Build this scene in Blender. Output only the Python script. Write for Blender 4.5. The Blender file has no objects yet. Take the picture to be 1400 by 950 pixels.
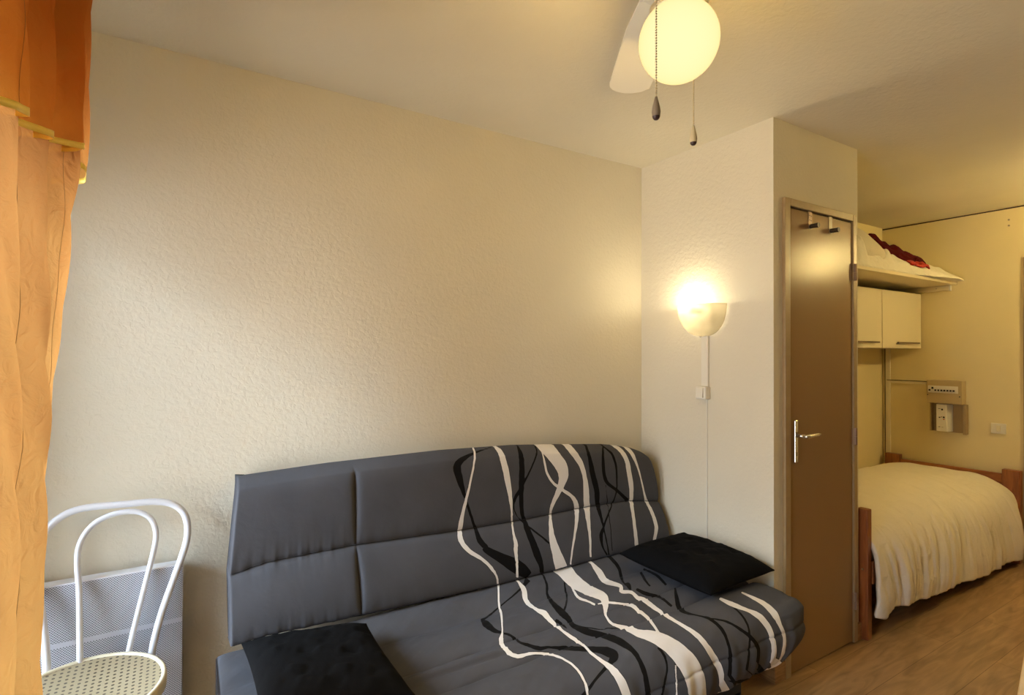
import bpy, math, random
import numpy as np
from mathutils import Vector, Matrix

random.seed(7)
rng = np.random.RandomState(7)
SC = bpy.context.scene
COL = SC.collection

# ------------------------------------------------------------------ camera, light, exposure
H = 2.426          # ceiling height
YB = 2.177         # back wall plane
XC = 2.192         # closet left face
YC = 1.3985        # closet front face
XE = 2.895         # closet right face
XF = 4.897         # far right wall plane
XL = -0.46         # window wall plane
YR = -1.90         # wall behind the camera

CAM_F, CAM_YAW, CAM_PITCH, CAM_ROLL, CAM_Z = 746.389, 0.556024, 0.0097889, 0.0032816, 1.4054
_fw = Vector((math.sin(CAM_YAW)*math.cos(CAM_PITCH), math.cos(CAM_YAW)*math.cos(CAM_PITCH), math.sin(CAM_PITCH)))
_r = Vector((math.cos(CAM_YAW), -math.sin(CAM_YAW), 0))
_u = _r.cross(_fw)
_r2 = _r*math.cos(CAM_ROLL) + _u*math.sin(CAM_ROLL)
_u2 = -_r*math.sin(CAM_ROLL) + _u*math.cos(CAM_ROLL)
cd = bpy.data.cameras.new('camera')
cd.sensor_width = 36.0
cd.lens = 36.0*CAM_F/1400.0
cd.clip_start = 0.02
cam = bpy.data.objects.new('camera', cd)
COL.objects.link(cam)
cam.matrix_world = Matrix(((_r2.x, _u2.x, -_fw.x, 0), (_r2.y, _u2.y, -_fw.y, 0),
                           (_r2.z, _u2.z, -_fw.z, CAM_Z), (0, 0, 0, 1)))
SC.camera = cam

SC.view_settings.view_transform = 'Standard'
SC.view_settings.look = 'None'
SC.view_settings.gamma = 1.0
SC.view_settings.use_curve_mapping = False
SC.view_settings.exposure = 1.18

SKY = 28.0
world = bpy.data.worlds.new('world'); SC.world = world
world.use_nodes = True
nt = world.node_tree; nt.nodes.clear()
wo = nt.nodes.new('ShaderNodeOutputWorld'); bg = nt.nodes.new('ShaderNodeBackground')
tc = nt.nodes.new('ShaderNodeTexCoord'); sx = nt.nodes.new('ShaderNodeSeparateXYZ')
rp = nt.nodes.new('ShaderNodeValToRGB')
nt.links.new(tc.outputs['Generated'], sx.inputs[0]); nt.links.new(sx.outputs['Z'], rp.inputs[0])
e = rp.color_ramp.elements
e[0].position = 0.0; e[0].color = (0.12, 0.12, 0.12, 1)
e[1].position = 0.62; e[1].color = (0.66, 0.83, 1.0, 1)
for _p, _v in ((0.03, 0.10), (0.26, 0.14)):
    k = rp.color_ramp.elements.new(_p); k.color = (_v*0.80, _v*0.90, _v, 1)
nt.links.new(rp.outputs[0], bg.inputs[0]); bg.inputs[1].default_value = SKY
nt.links.new(bg.outputs[0], wo.inputs[0])


def light(name, kind, loc, power, color, size=0.1, sizey=None, target=None, portal=False):
    d = bpy.data.lights.new(name, kind)
    d.energy = power; d.color = color
    if kind == 'AREA':
        d.shape = 'RECTANGLE'; d.size = size; d.size_y = sizey or size
    else:
        d.shadow_soft_size = size
    o = bpy.data.objects.new(name, d); COL.objects.link(o); o.location = loc
    if target:
        o.rotation_euler = (Vector(target)-Vector(loc)).to_track_quat('-Z', 'Y').to_euler()
    if portal:
        d.cycles.is_portal = True
    return o


# daylight: sky through the french window (portal over its opening)
WY0, WY1, WZ0, WZ1 = 0.50, 2.08, 0.06, 1.98
light('window_portal', 'AREA', (XL-0.14, (WY0+WY1)/2, (WZ0+WZ1)/2), 1.0, (1, 1, 1),
      WZ1-WZ0, WY1-WY0, target=(XL+1, (WY0+WY1)/2, (WZ0+WZ1)/2), portal=True)
GLOBE_C = (1.022, 0.894, 2.151)
GLOBE_R = 0.094
P_GLOBE, C_GLOBE = 58.0, (1.0, 0.66, 0.22)
P_SCONCE, C_SCONCE = 3.2, (1.0, 0.85, 0.55)
P_HALL, C_HALL = 205.0, (1.0, 0.74, 0.28)

# ------------------------------------------------------------------ materials


def mat(name, col=(0.8, 0.8, 0.8), rough=0.5, metal=0.0, spec=0.5, **kw):
    m = bpy.data.materials.new(name); m.use_nodes = True
    b = m.node_tree.nodes['Principled BSDF']
    b.inputs['Base Color'].default_value = (*col, 1)
    b.inputs['Roughness'].default_value = rough
    b.inputs['Metallic'].default_value = metal
    b.inputs['Specular IOR Level'].default_value = spec
    for kk, v in kw.items():
        b.inputs[kk.replace('_', ' ')].default_value = v
    return m


def N(m, t, **kw):
    n = m.node_tree.nodes.new(t)
    for kk, v in kw.items():
        if hasattr(n, kk):
            setattr(n, kk, v)
        else:
            n.inputs[kk].default_value = v
    return n


def L(m, a, b):
    m.node_tree.links.new(a, b)


def P(m):
    return m.node_tree.nodes['Principled BSDF']


def bump(m, height, strength=0.5, dist=0.01):
    b = N(m, 'ShaderNodeBump'); b.inputs['Strength'].default_value = strength
    b.inputs['Distance'].default_value = dist
    L(m, height, b.inputs['Height']); L(m, b.outputs[0], P(m).inputs['Normal'])
    return b


def objco(m):
    return N(m, 'ShaderNodeTexCoord').outputs['Object']


def tint(m, scale, amount, base, seed=0.0, detail=3, stretch=None):
    """mottle the base colour with low contrast noise"""
    co = objco(m)
    if stretch:
        mp = N(m, 'ShaderNodeMapping'); mp.inputs['Scale'].default_value = stretch
        L(m, co, mp.inputs[0]); co = mp.outputs[0]
    n = N(m, 'ShaderNodeTexNoise'); n.inputs['Scale'].default_value = scale
    n.inputs['Detail'].default_value = detail
    L(m, co, n.inputs['Vector'])
    r = N(m, 'ShaderNodeValToRGB')
    r.color_ramp.elements[0].position = 0.3; r.color_ramp.elements[1].position = 0.7
    r.color_ramp.elements[0].color = (*[c*(1-amount) for c in base], 1)
    r.color_ramp.elements[1].color = (*[min(1, c*(1+amount)) for c in base], 1)
    L(m, n.outputs[0], r.inputs[0]); L(m, r.outputs[0], P(m).inputs['Base Color'])
    return r


def plaster(name, col, strength=0.5, scale=55.0, dist=0.004):
    m = mat(name, col, 0.75, spec=0.3)
    tint(m, 2.2, 0.03, col)
    co = objco(m)
    n1 = N(m, 'ShaderNodeTexNoise'); n1.inputs['Scale'].default_value = scale; n1.inputs['Detail'].default_value = 3.5
    n1.inputs['Distortion'].default_value = 0.6
    v = N(m, 'ShaderNodeTexVoronoi'); v.inputs['Scale'].default_value = scale*0.8
    v.feature = 'SMOOTH_F1'
    L(m, co, n1.inputs['Vector']); L(m, co, v.inputs['Vector'])
    a = N(m, 'ShaderNodeMath', operation='MULTIPLY_ADD')
    L(m, v.outputs['Distance'], a.inputs[0]); a.inputs[1].default_value = -0.35; L(m, n1.outputs[0], a.inputs[2])
    bump(m, a.outputs[0], strength, dist)
    return m


WALLC = (0.76, 0.71, 0.58)
M_wall = plaster('cream_textured_plaster', WALLC, 0.42, 70, 0.005)
M_ceil = plaster('cream_ceiling_plaster', (0.74, 0.69, 0.56), 0.5, 60, 0.004)
M_far = plaster('lamp_yellowed_cream_paint', (0.80, 0.69, 0.41), 0.12, 60, 0.002)  # cream pushed yellower so the paint carries part of the warm lamplight


def wood_mat(name, c1, c2, scale=6, stretch=(1, 8, 8), rough=0.4, b=0.1):
    m = mat(name, c1, rough)
    co = objco(m); mp = N(m, 'ShaderNodeMapping'); mp.inputs['Scale'].default_value = stretch
    L(m, co, mp.inputs[0])
    n = N(m, 'ShaderNodeTexNoise'); n.inputs['Scale'].default_value = scale; n.inputs['Detail'].default_value = 6
    n.inputs['Distortion'].default_value = 1.2
    L(m, mp.outputs[0], n.inputs['Vector'])
    r = N(m, 'ShaderNodeValToRGB')
    r.color_ramp.elements[0].position = 0.35; r.color_ramp.elements[1].position = 0.68
    r.color_ramp.elements[0].color = (*c1, 1); r.color_ramp.elements[1].color = (*c2, 1)
    L(m, n.outputs[0], r.inputs[0]); L(m, r.outputs[0], P(m).inputs['Base Color'])
    bump(m, n.outputs[0], b, 0.002)
    return m


def floor_mat():
    m = mat('oak_laminate', (0.4, 0.25, 0.12), 0.38)
    co = objco(m)
    bk = N(m, 'ShaderNodeTexBrick')
    bk.inputs['Scale'].default_value = 1.0
    bk.inputs['Brick Width'].default_value = 1.22; bk.inputs['Row Height'].default_value = 0.192
    bk.inputs['Mortar Size'].default_value = 0.0012; bk.inputs['Mortar Smooth'].default_value = 0.2
    bk.offset = 0.37; bk.inputs['Color1'].default_value = (0.34, 0.215, 0.105, 1)
    bk.inputs['Color2'].default_value = (0.43, 0.28, 0.145, 1)
    bk.inputs['Mortar'].default_value = (0.16, 0.09, 0.04, 1)
    L(m, co, bk.inputs['Vector'])
    mp = N(m, 'ShaderNodeMapping'); mp.inputs['Scale'].default_value = (1.3, 9, 1); L(m, co, mp.inputs[0])
    n = N(m, 'ShaderNodeTexNoise'); n.inputs['Scale'].default_value = 2.4; n.inputs['Detail'].default_value = 7
    n.inputs['Distortion'].default_value = 1.6; L(m, mp.outputs[0], n.inputs['Vector'])
    r = N(m, 'ShaderNodeValToRGB'); r.color_ramp.elements[0].position = 0.3; r.color_ramp.elements[1].position = 0.72
    r.color_ramp.elements[0].color = (0.62, 0.6, 0.56, 1); r.color_ramp.elements[1].color = (1.2, 1.18, 1.14, 1)
    L(m, n.outputs[0], r.inputs[0])
    mx = N(m, 'ShaderNodeMix', data_type='RGBA', blend_type='MULTIPLY'); mx.inputs[0].default_value = 0.9
    L(m, bk.outputs['Color'], mx.inputs[6]); L(m, r.outputs[0], mx.inputs[7])
    L(m, mx.outputs[2], P(m).inputs['Base Color'])
    bump(m, bk.outputs['Fac'], -0.3, 0.002)
    return m


M_floor = floor_mat()
M_rear = mat('dark_unseen_wall', (0.22, 0.16, 0.10), 0.6)  # unseen rear wall, dark tone chosen to cut bounced light and reflections
M_taupe = mat('taupe_gloss_paint', (0.30, 0.185, 0.090), 0.24, spec=0.13)
M_taupe_frame = mat('taupe_frame_paint', (0.38, 0.28, 0.155), 0.35, spec=0.5)
tint(M_taupe_frame, 30, 0.06, (0.38, 0.28, 0.155))
_co = objco(M_taupe); _n = N(M_taupe, 'ShaderNodeTexNoise'); _n.inputs['Scale'].default_value = 9
_n.inputs['Detail'].default_value = 5; L(M_taupe, _co, _n.inputs['Vector']); bump(M_taupe, _n.outputs[0], 0.05, 0.003)
M_skirt = wood_mat('oak_skirting', (0.30, 0.16, 0.06), (0.46, 0.27, 0.12), 5, (2, 2, 12))
M_redwood = wood_mat('red_stained_pine', (0.22, 0.065, 0.018), (0.36, 0.12, 0.035), 4, (9, 9, 1.2), 0.32)
M_redwood_h = wood_mat('red_stained_pine_board', (0.24, 0.07, 0.02), (0.36, 0.12, 0.035), 4, (9, 1.2, 9), 0.32)
M_pine = wood_mat('pale_pine', (0.66, 0.40, 0.13), (0.76, 0.49, 0.18), 5, (8, 8, 1), 0.4)
M_white_paint = mat('white_enamel', (0.72, 0.74, 0.80), 0.3)
M_white_plastic = mat('white_plastic', (0.80, 0.77, 0.68), 0.35)
M_cream_lam = mat('cream_laminate', (0.80, 0.73, 0.55), 0.35)
M_cream_shelf = mat('cream_painted_shelf', (0.80, 0.72, 0.52), 0.5)
M_beige_box = mat('beige_plastic', (0.50, 0.39, 0.21), 0.45)
M_beige_dark = mat('beige_recess_plastic', (0.37, 0.27, 0.14), 0.55)
M_chrome = mat('brushed_nickel', (0.78, 0.76, 0.72), 0.25, 1.0)
M_dark_chrome = mat('dark_nickel', (0.12, 0.10, 0.08), 0.5, 1.0)
M_steel = mat('brushed_steel', (0.55, 0.50, 0.45), 0.35, 1.0)
M_bronze = mat('dull_bronze_handle', (0.22, 0.16, 0.11), 0.4, 0.8)
M_black = mat('black_plastic', (0.012, 0.012, 0.014), 0.5)
M_dark_gap = mat('dark_line', (0.05, 0.03, 0.02), 0.8)
M_fan = mat('white_fan_enamel', (0.88, 0.85, 0.76), 0.4)
M_bead = mat('brass_bead_chain', (0.80, 0.68, 0.45), 0.3, 0.6)
M_knob_pale = mat('pale_varnished_wood', (0.75, 0.62, 0.38), 0.3)
M_knob_dark = mat('grey_brown_varnished_wood', (0.34, 0.27, 0.19), 0.3)
M_knob_tip = mat('dark_brown_tip', (0.06, 0.03, 0.025), 0.3)
M_hinge = mat('worn_painted_hinge', (0.30, 0.20, 0.14), 0.35, 0.3)
M_red_wine = None


def fabric(name, col, rough=0.9, bscale=420, bstr=0.15, big=0.0, bigscale=9, sheen=0.2, dist=0.002):
    m = mat(name, col, rough, spec=0.2)
    P(m).inputs['Sheen Weight'].default_value = sheen
    co = objco(m)
    n = N(m, 'ShaderNodeTexNoise'); n.inputs['Scale'].default_value = bscale; L(m, co, n.inputs['Vector'])
    b = bump(m, n.outputs[0], bstr, dist)
    if big:
        n2 = N(m, 'ShaderNodeTexNoise'); n2.inputs['Scale'].default_value = bigscale; n2.inputs['Detail'].default_value = 4
        n2.inputs['Distortion'].default_value = 1.0
        L(m, co, n2.inputs['Vector'])
        b2 = N(m, 'ShaderNodeBump'); b2.inputs['Strength'].default_value = big; b2.inputs['Distance'].default_value = 0.02
        L(m, n2.outputs[0], b2.inputs['Height']); L(m, b2.outputs[0], b.inputs['Normal'])
    return m


M_blackfab = fabric('black_velour', (0.003, 0.003, 0.0035), 0.9, 300, 0.1, 0.2, 8, 0.0)
P(M_blackfab).inputs['Specular IOR Level'].default_value = 0.12
M_duvet = fabric('ivory_cotton', (0.82, 0.77, 0.68), 0.9, 300, 0.05, 0.7, 9, 0.05)
M_duvet_shelf = fabric('white_cotton', (0.82, 0.79, 0.70), 0.9, 300, 0.05, 0.9, 11, 0.1)
M_pillow = fabric('grey_white_cotton', (0.66, 0.61, 0.51), 0.9, 300, 0.05, 0.6, 10, 0.05)
M_maroon = fabric('maroon_fleece', (0.10, 0.004, 0.007), 0.95, 120, 0.6, 0.8, 30, 0.0)
M_redcloth = fabric('red_cotton', (0.55, 0.045, 0.03), 0.9, 300, 0.1, 0.7, 30, 0.1)
M_mattress = fabric('mattress_ticking', (0.55, 0.5, 0.42), 0.9)
M_base = fabric('black_webbing', (0.012, 0.012, 0.014), 0.8)


def dots_mask(m, axes, spacing, radius, offs=(0.0, 0.5)):
    """1 inside round holes laid on a staggered grid"""
    co = objco(m); s = N(m, 'ShaderNodeSeparateXYZ'); L(m, co, s.inputs[0])
    ds = []
    for off in offs:
        sq = []
        for kk, ax in enumerate(axes):
            sp = spacing[kk]
            a = N(m, 'ShaderNodeMath', operation='MULTIPLY_ADD'); L(m, s.outputs[ax], a.inputs[0])
            a.inputs[1].default_value = 1/sp; a.inputs[2].default_value = off+100.0
            fr = N(m, 'ShaderNodeMath', operation='FRACT'); L(m, a.outputs[0], fr.inputs[0])
            sb = N(m, 'ShaderNodeMath', operation='SUBTRACT'); L(m, fr.outputs[0], sb.inputs[0]); sb.inputs[1].default_value = 0.5
            ml = N(m, 'ShaderNodeMath', operation='MULTIPLY'); L(m, sb.outputs[0], ml.inputs[0]); ml.inputs[1].default_value = sp
            p2 = N(m, 'ShaderNodeMath', operation='MULTIPLY'); L(m, ml.outputs[0], p2.inputs[0]); L(m, ml.outputs[0], p2.inputs[1])
            sq.append(p2)
        ad = N(m, 'ShaderNodeMath', operation='ADD'); L(m, sq[0].outputs[0], ad.inputs[0]); L(m, sq[1].outputs[0], ad.inputs[1])
        ds.append(ad)
    mn = N(m, 'ShaderNodeMath', operation='MINIMUM'); L(m, ds[0].outputs[0], mn.inputs[0]); L(m, ds[-1].outputs[0], mn.inputs[1])
    lt = N(m, 'ShaderNodeMath', operation='LESS_THAN'); L(m, mn.outputs[0], lt.inputs[0]); lt.inputs[1].default_value = radius*radius
    return lt.outputs[0]


def cane_mat():
    m = mat('perforated_cane', (0.46, 0.37, 0.22), 0.5)
    mask = dots_mask(m, ('X', 'Y'), (0.0160, 0.0185), 0.0039, (0.0,))
    mx = N(m, 'ShaderNodeMix', data_type='RGBA'); L(m, mask, mx.inputs[0])
    mx.inputs[6].default_value = (0.33, 0.27, 0.165, 1); mx.inputs[7].default_value = (0.07, 0.05, 0.03, 1)  # holes not cut: the shade inside them is painted dark brown
    L(m, mx.outputs[2], P(m).inputs['Base Color'])
    return m


def grille_mat():
    m = mat('perforated_grey_steel', (0.55, 0.57, 0.62), 0.4)
    mask = dots_mask(m, ('X', 'Z'), (0.0072, 0.0072), 0.0017)
    mx = N(m, 'ShaderNodeMix', data_type='RGBA'); L(m, mask, mx.inputs[0])
    mx.inputs[6].default_value = (0.52, 0.54, 0.60, 1); mx.inputs[7].default_value = (0.07, 0.075, 0.09, 1)  # holes not cut: their dark interior is painted on as dots
    L(m, mx.outputs[2], P(m).inputs['Base Color'])
    return m


def emis(name, col, strength):
    m = bpy.data.materials.new(name); m.use_nodes = True; nt = m.node_tree; nt.nodes.clear()
    o = nt.nodes.new('ShaderNodeOutputMaterial'); e = nt.nodes.new('ShaderNodeEmission')
    e.inputs[0].default_value = (*col, 1); e.inputs[1].default_value = strength
    nt.links.new(e.outputs[0], o.inputs[0])
    return m


def globe_mat():
    m = emis('lit_opal_glass', (1.0, 0.86, 0.40), 0.5)
    nt = m.node_tree; e = nt.nodes['Emission']
    lw = nt.nodes.new('ShaderNodeLayerWeight'); lw.inputs[0].default_value = 0.28
    r = nt.nodes.new('ShaderNodeValToRGB')
    r.color_ramp.elements[0].position = 0.0; r.color_ramp.elements[0].color = (1.0, 0.89, 0.47, 1)
    r.color_ramp.elements[1].position = 0.95; r.color_ramp.elements[1].color = (0.95, 0.48, 0.11, 1)
    k = r.color_ramp.elements.new(0.62); k.color = (1.0, 0.82, 0.36, 1)
    nt.links.new(lw.outputs['Facing'], r.inputs[0]); nt.links.new(r.outputs[0], e.inputs[0])
    return m


def sconce_mat():
    m = bpy.data.materials.new('alabaster_glass'); m.use_nodes = True
    b = P(m); b.inputs['Base Color'].default_value = (0.50, 0.48, 0.42, 1); b.inputs['Roughness'].default_value = 0.25
    tr = N(m, 'ShaderNodeBsdfTranslucent'); tr.inputs[0].default_value = (0.46, 0.43, 0.36, 1)
    mx = N(m, 'ShaderNodeMixShader'); 
    n = N(m, 'ShaderNodeTexNoise'); n.inputs['Scale'].default_value = 14; n.inputs['Distortion'].default_value = 3
    L(m, objco(m), n.inputs['Vector'])
    r = N(m, 'ShaderNodeMapRange'); r.inputs[1].default_value = 0.35; r.inputs[2].default_value = 0.65
    r.inputs[3].default_value = 0.35; r.inputs[4].default_value = 0.65
    L(m, n.outputs[0], r.inputs[0]); L(m, r.outputs[0], mx.inputs[0])
    L(m, b.outputs[0], mx.inputs[1]); L(m, tr.outputs[0], mx.inputs[2])
    tp = N(m, 'ShaderNodeBsdfTransparent'); tp.inputs[0].default_value = (1, 0.95, 0.85, 1)
    m3 = N(m, 'ShaderNodeMixShader'); m3.inputs[0].default_value = 0.38
    L(m, mx.outputs[0], m3.inputs[1]); L(m, tp.outputs[0], m3.inputs[2])
    L(m, m3.outputs[0], m.node_tree.nodes['Material Output'].inputs[0])
    return m


def sheer(name, c1, c2, clear, zlo, zhi, sc=5):
    """thin woven organza: partly see-through, partly translucent; dyed from c1 (low) to c2 (high)"""
    m = bpy.data.materials.new(name); m.use_nodes = True
    nt = m.node_tree; out = nt.nodes['Material Output']; nt.nodes.remove(P(m))
    co = objco(m); s = N(m, 'ShaderNodeSeparateXYZ'); L(m, co, s.inputs[0])
    n = N(m, 'ShaderNodeTexNoise'); n.inputs['Scale'].default_value = sc; n.inputs['Detail'].default_value = 5
    n.inputs['Distortion'].default_value = 1.5; L(m, co, n.inputs['Vector'])
    mr = N(m, 'ShaderNodeMapRange'); mr.inputs[1].default_value = zlo; mr.inputs[2].default_value = zhi
    L(m, s.outputs['Z'], mr.inputs[0])
    ad = N(m, 'ShaderNodeMath', operation='MULTIPLY_ADD'); L(m, n.outputs[0], ad.inputs[0]); ad.inputs[1].default_value = 0.5
    L(m, mr.outputs[0], ad.inputs[2])
    r = N(m, 'ShaderNodeValToRGB')
    r.color_ramp.elements[0].position = 0.2; r.color_ramp.elements[0].color = (*c1, 1)
    r.color_ramp.elements[1].position = 1.1; r.color_ramp.elements[1].color = (*c2, 1)
    L(m, ad.outputs[0], r.inputs[0])
    d = N(m, 'ShaderNodeBsdfDiffuse'); t = N(m, 'ShaderNodeBsdfTranslucent'); tp = N(m, 'ShaderNodeBsdfTransparent')
    g = N(m, 'ShaderNodeBsdfGlossy'); g.inputs['Roughness'].default_value = 0.35
    L(m, r.outputs[0], d.inputs[0]); L(m, r.outputs[0], t.inputs[0]); L(m, r.outputs[0], tp.inputs[0])
    L(m, r.outputs[0], g.inputs[0])
    a = N(m, 'ShaderNodeMixShader'); a.inputs[0].default_value = 0.62; L(m, d.outputs[0], a.inputs[1]); L(m, t.outputs[0], a.inputs[2])
    a2 = N(m, 'ShaderNodeMixShader'); a2.inputs[0].default_value = 0.10; L(m, a.outputs[0], a2.inputs[1]); L(m, g.outputs[0], a2.inputs[2])
    c = N(m, 'ShaderNodeMixShader'); c.inputs[0].default_value = clear; L(m, a2.outputs[0], c.inputs[1]); L(m, tp.outputs[0], c.inputs[2])
    L(m, c.outputs[0], out.inputs[0])
    # crumpled weave
    n2 = N(m, 'ShaderNodeTexNoise'); n2.inputs['Scale'].default_value = 22; n2.inputs['Detail'].default_value = 5
    n2.inputs['Distortion'].default_value = 2.0; L(m, co, n2.inputs['Vector'])
    b = N(m, 'ShaderNodeBump'); b.inputs['Strength'].default_value = 0.6; b.inputs['Distance'].default_value = 0.01
    L(m, n2.outputs[0], b.inputs['Height'])
    for x in (d, t, g):
        L(m, b.outputs[0], x.inputs['Normal'])
    return m


def sofa_mat():
    """grey cotton with the printed white and black ribbons (distance fields stored on the mesh)"""
    m = mat('charcoal_printed_cotton', (0.1, 0.1, 0.1), 0.85, spec=0.25)
    P(m).inputs['Sheen Weight'].default_value = 0.0
    P(m).inputs['Specular IOR Level'].default_value = 0.12
    aw = N(m, 'ShaderNodeAttribute', attribute_name='white_sd'); ab = N(m, 'ShaderNodeAttribute', attribute_name='black_sd')

    def step(src, lo, hi):
        r = N(m, 'ShaderNodeMapRange'); r.inputs[1].default_value = lo; r.inputs[2].default_value = hi
        r.inputs[3].default_value = 1.0; r.inputs[4].default_value = 0.0
        L(m, src, r.inputs[0]); return r.outputs[0]
    g = (0.080, 0.081, 0.092)
    n = N(m, 'ShaderNodeTexNoise'); n.inputs['Scale'].default_value = 6; n.inputs['Detail'].default_value = 4
    L(m, objco(m), n.inputs['Vector'])
    r = N(m, 'ShaderNodeValToRGB'); r.color_ramp.elements[0].position = 0.3; r.color_ramp.elements[1].position = 0.7
    r.color_ramp.elements[0].color = (*[c*0.92 for c in g], 1); r.color_ramp.elements[1].color = (*[c*1.08 for c in g], 1)
    L(m, n.outputs[0], r.inputs[0])
    m1 = N(m, 'ShaderNodeMix', data_type='RGBA'); L(m, r.outputs[0], m1.inputs[6]); m1.inputs[7].default_value = (0.007, 0.0065, 0.0065, 1)
    L(m, step(ab.outputs['Fac'], -0.0004, 0.0006), m1.inputs[0])
    m0 = N(m, 'ShaderNodeMix', data_type='RGBA'); L(m, m1.outputs[2], m0.inputs[6]); m0.inputs[7].default_value = (0.015, 0.014, 0.014, 1)
    L(m, step(aw.outputs['Fac'], 0.0016, 0.0026), m0.inputs[0])
    m2 = N(m, 'ShaderNodeMix', data_type='RGBA'); L(m, m0.outputs[2], m2.inputs[6]); m2.inputs[7].default_value = (0.82, 0.79, 0.76, 1)
    L(m, step(aw.outputs['Fac'], -0.0004, 0.0006), m2.inputs[0])
    L(m, m2.outputs[2], P(m).inputs['Base Color'])
    f = N(m, 'ShaderNodeTexNoise'); f.inputs['Scale'].default_value = 500; L(m, objco(m), f.inputs['Vector'])
    b = bump(m, f.outputs[0], 0.1, 0.001)
    f2 = N(m, 'ShaderNodeTexNoise'); f2.inputs['Scale'].default_value = 10; f2.inputs['Detail'].default_value = 4
    f2.inputs['Distortion'].default_value = 0.3
    L(m, objco(m), f2.inputs['Vector'])
    b2 = N(m, 'ShaderNodeBump'); b2.inputs['Strength'].default_value = 0.16; b2.inputs['Distance'].default_value = 0.02
    L(m, f2.outputs[0], b2.inputs['Height']); L(m, b2.outputs[0], b.inputs['Normal'])
    return m


M_sofa = sofa_mat()

# ------------------------------------------------------------------ mesh helpers


class B:
    def __init__(s):
        s.v = []; s.f = []

    def add(s, verts, faces):
        o = len(s.v); s.v += [tuple(map(float, p)) for p in verts]; s.f += [tuple(i+o for i in f) for f in faces]
        return s

    def box(s, x0, x1, y0, y1, z0, z1):
        v = [(x, y, z) for z in (z0, z1) for y in (y0, y1) for x in (x0, x1)]
        return s.add(v, [(0, 2, 3, 1), (4, 5, 7, 6), (0, 1, 5, 4), (2, 6, 7, 3), (0, 4, 6, 2), (1, 3, 7, 5)])

    def hexa(s, bottom, top):
        return s.add(list(bottom)+list(top), [(3, 2, 1, 0), (4, 5, 6, 7), (0, 1, 5, 4), (1, 2, 6, 5), (2, 3, 7, 6), (3, 0, 4, 7)])

    def tube(s, path, r, n=12, closed=False, cap=True):
        path = [Vector(p) for p in path]; m = len(path)
        rr = r if hasattr(r, '__len__') else [r]*m
        up = None; rings = []
        for i, p in enumerate(path):
            if closed:
                t = path[(i+1) % m]-path[i-1]
            else:
                t = path[min(i+1, m-1)]-path[max(i-1, 0)]
            t.normalize()
            if up is None:
                up = Vector((0, 0, 1)) if abs(t.z) < 0.9 else Vector((0, 1, 0))
            a = t.cross(up)
            if a.length < 1e-6:
                a = t.orthogonal()
            a.normalize(); up = a.cross(t).normalized()
            rings.append([p+a*math.cos(2*math.pi*k/n)*rr[i]+up*math.sin(2*math.pi*k/n)*rr[i] for k in range(n)])
        vs = [q for ring in rings for q in ring]; fs = []
        for i in range(m if closed else m-1):
            for k in range(n):
                a0 = i*n+k; a1 = i*n+(k+1) % n; j = (i+1) % m
                fs.append((a0, a1, j*n+(k+1) % n, j*n+k))
        if cap and not closed:
            fs.append(tuple(range(n))[::-1]); fs.append(tuple((m-1)*n+k for k in range(n)))
        return s.add(vs, fs)

    def lathe(s, prof, c, n=32, axis='Z'):
        """prof: (radius, height) list; poles where the radius is 0"""
        vs = []; fs = []; idx = []
        for (r, h) in prof:
            row = []
            for k in range(n if r > 1e-7 else 1):
                a = 2*math.pi*k/n
                q = (r*math.cos(a), r*math.sin(a), h)
                if axis == 'X': q = (h, r*math.cos(a), r*math.sin(a))
                if axis == 'Y': q = (r*math.sin(a), h, r*math.cos(a))
                row.append(len(vs)); vs.append((q[0]+c[0], q[1]+c[1], q[2]+c[2]))
            idx.append(row)
        for a, b in zip(idx, idx[1:]):
            for k in range(n):
                k2 = (k+1) % n
                if len(a) == 1 and len(b) == 1: continue
                if len(a) == 1: fs.append((a[0], b[k2], b[k]))
                elif len(b) == 1: fs.append((a[k], a[k2], b[0]))
                else: fs.append((a[k], a[k2], b[k2], b[k]))
        return s.add(vs, fs)

    def sphere(s, c, r, n=16, sc=(1, 1, 1)):
        m = n//2
        o = B().lathe([(r*math.sin(math.pi*i/m) if 0 < i < m else 0, -r*math.cos(math.pi*i/m)) for i in range(m+1)], (0, 0, 0), n)
        return s.add([(x*sc[0]+c[0], y*sc[1]+c[1], z*sc[2]+c[2]) for x, y, z in o.v], o.f)

    def grid(s, G, wrapu=False):
        """G: array (nu, nv, 3)"""
        nu, nv = G.shape[:2]
        fs = []
        for i in range(nu if wrapu else nu-1):
            j = (i+1) % nu
            for k in range(nv-1):
                fs.append((i*nv+k, j*nv+k, j*nv+k+1, i*nv+k+1))
        return s.add(G.reshape(-1, 3).tolist(), fs)


def root(name, loc, label, cat, group=None, kind=None):
    o = bpy.data.objects.new(name, None); COL.objects.link(o); o.location = loc
    o.empty_display_size = 0.05
    tag(o, label, cat, group, kind)
    return o


def tag(o, label=None, cat=None, group=None, kind=None):
    if label: o['label'] = label
    if cat: o['category'] = cat
    if group: o['group'] = group
    if kind: o['kind'] = kind
    return o


def wloc(o):
    v = Vector((0, 0, 0))
    while o is not None:
        v = v+o.location; o = o.parent
    return v


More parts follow.
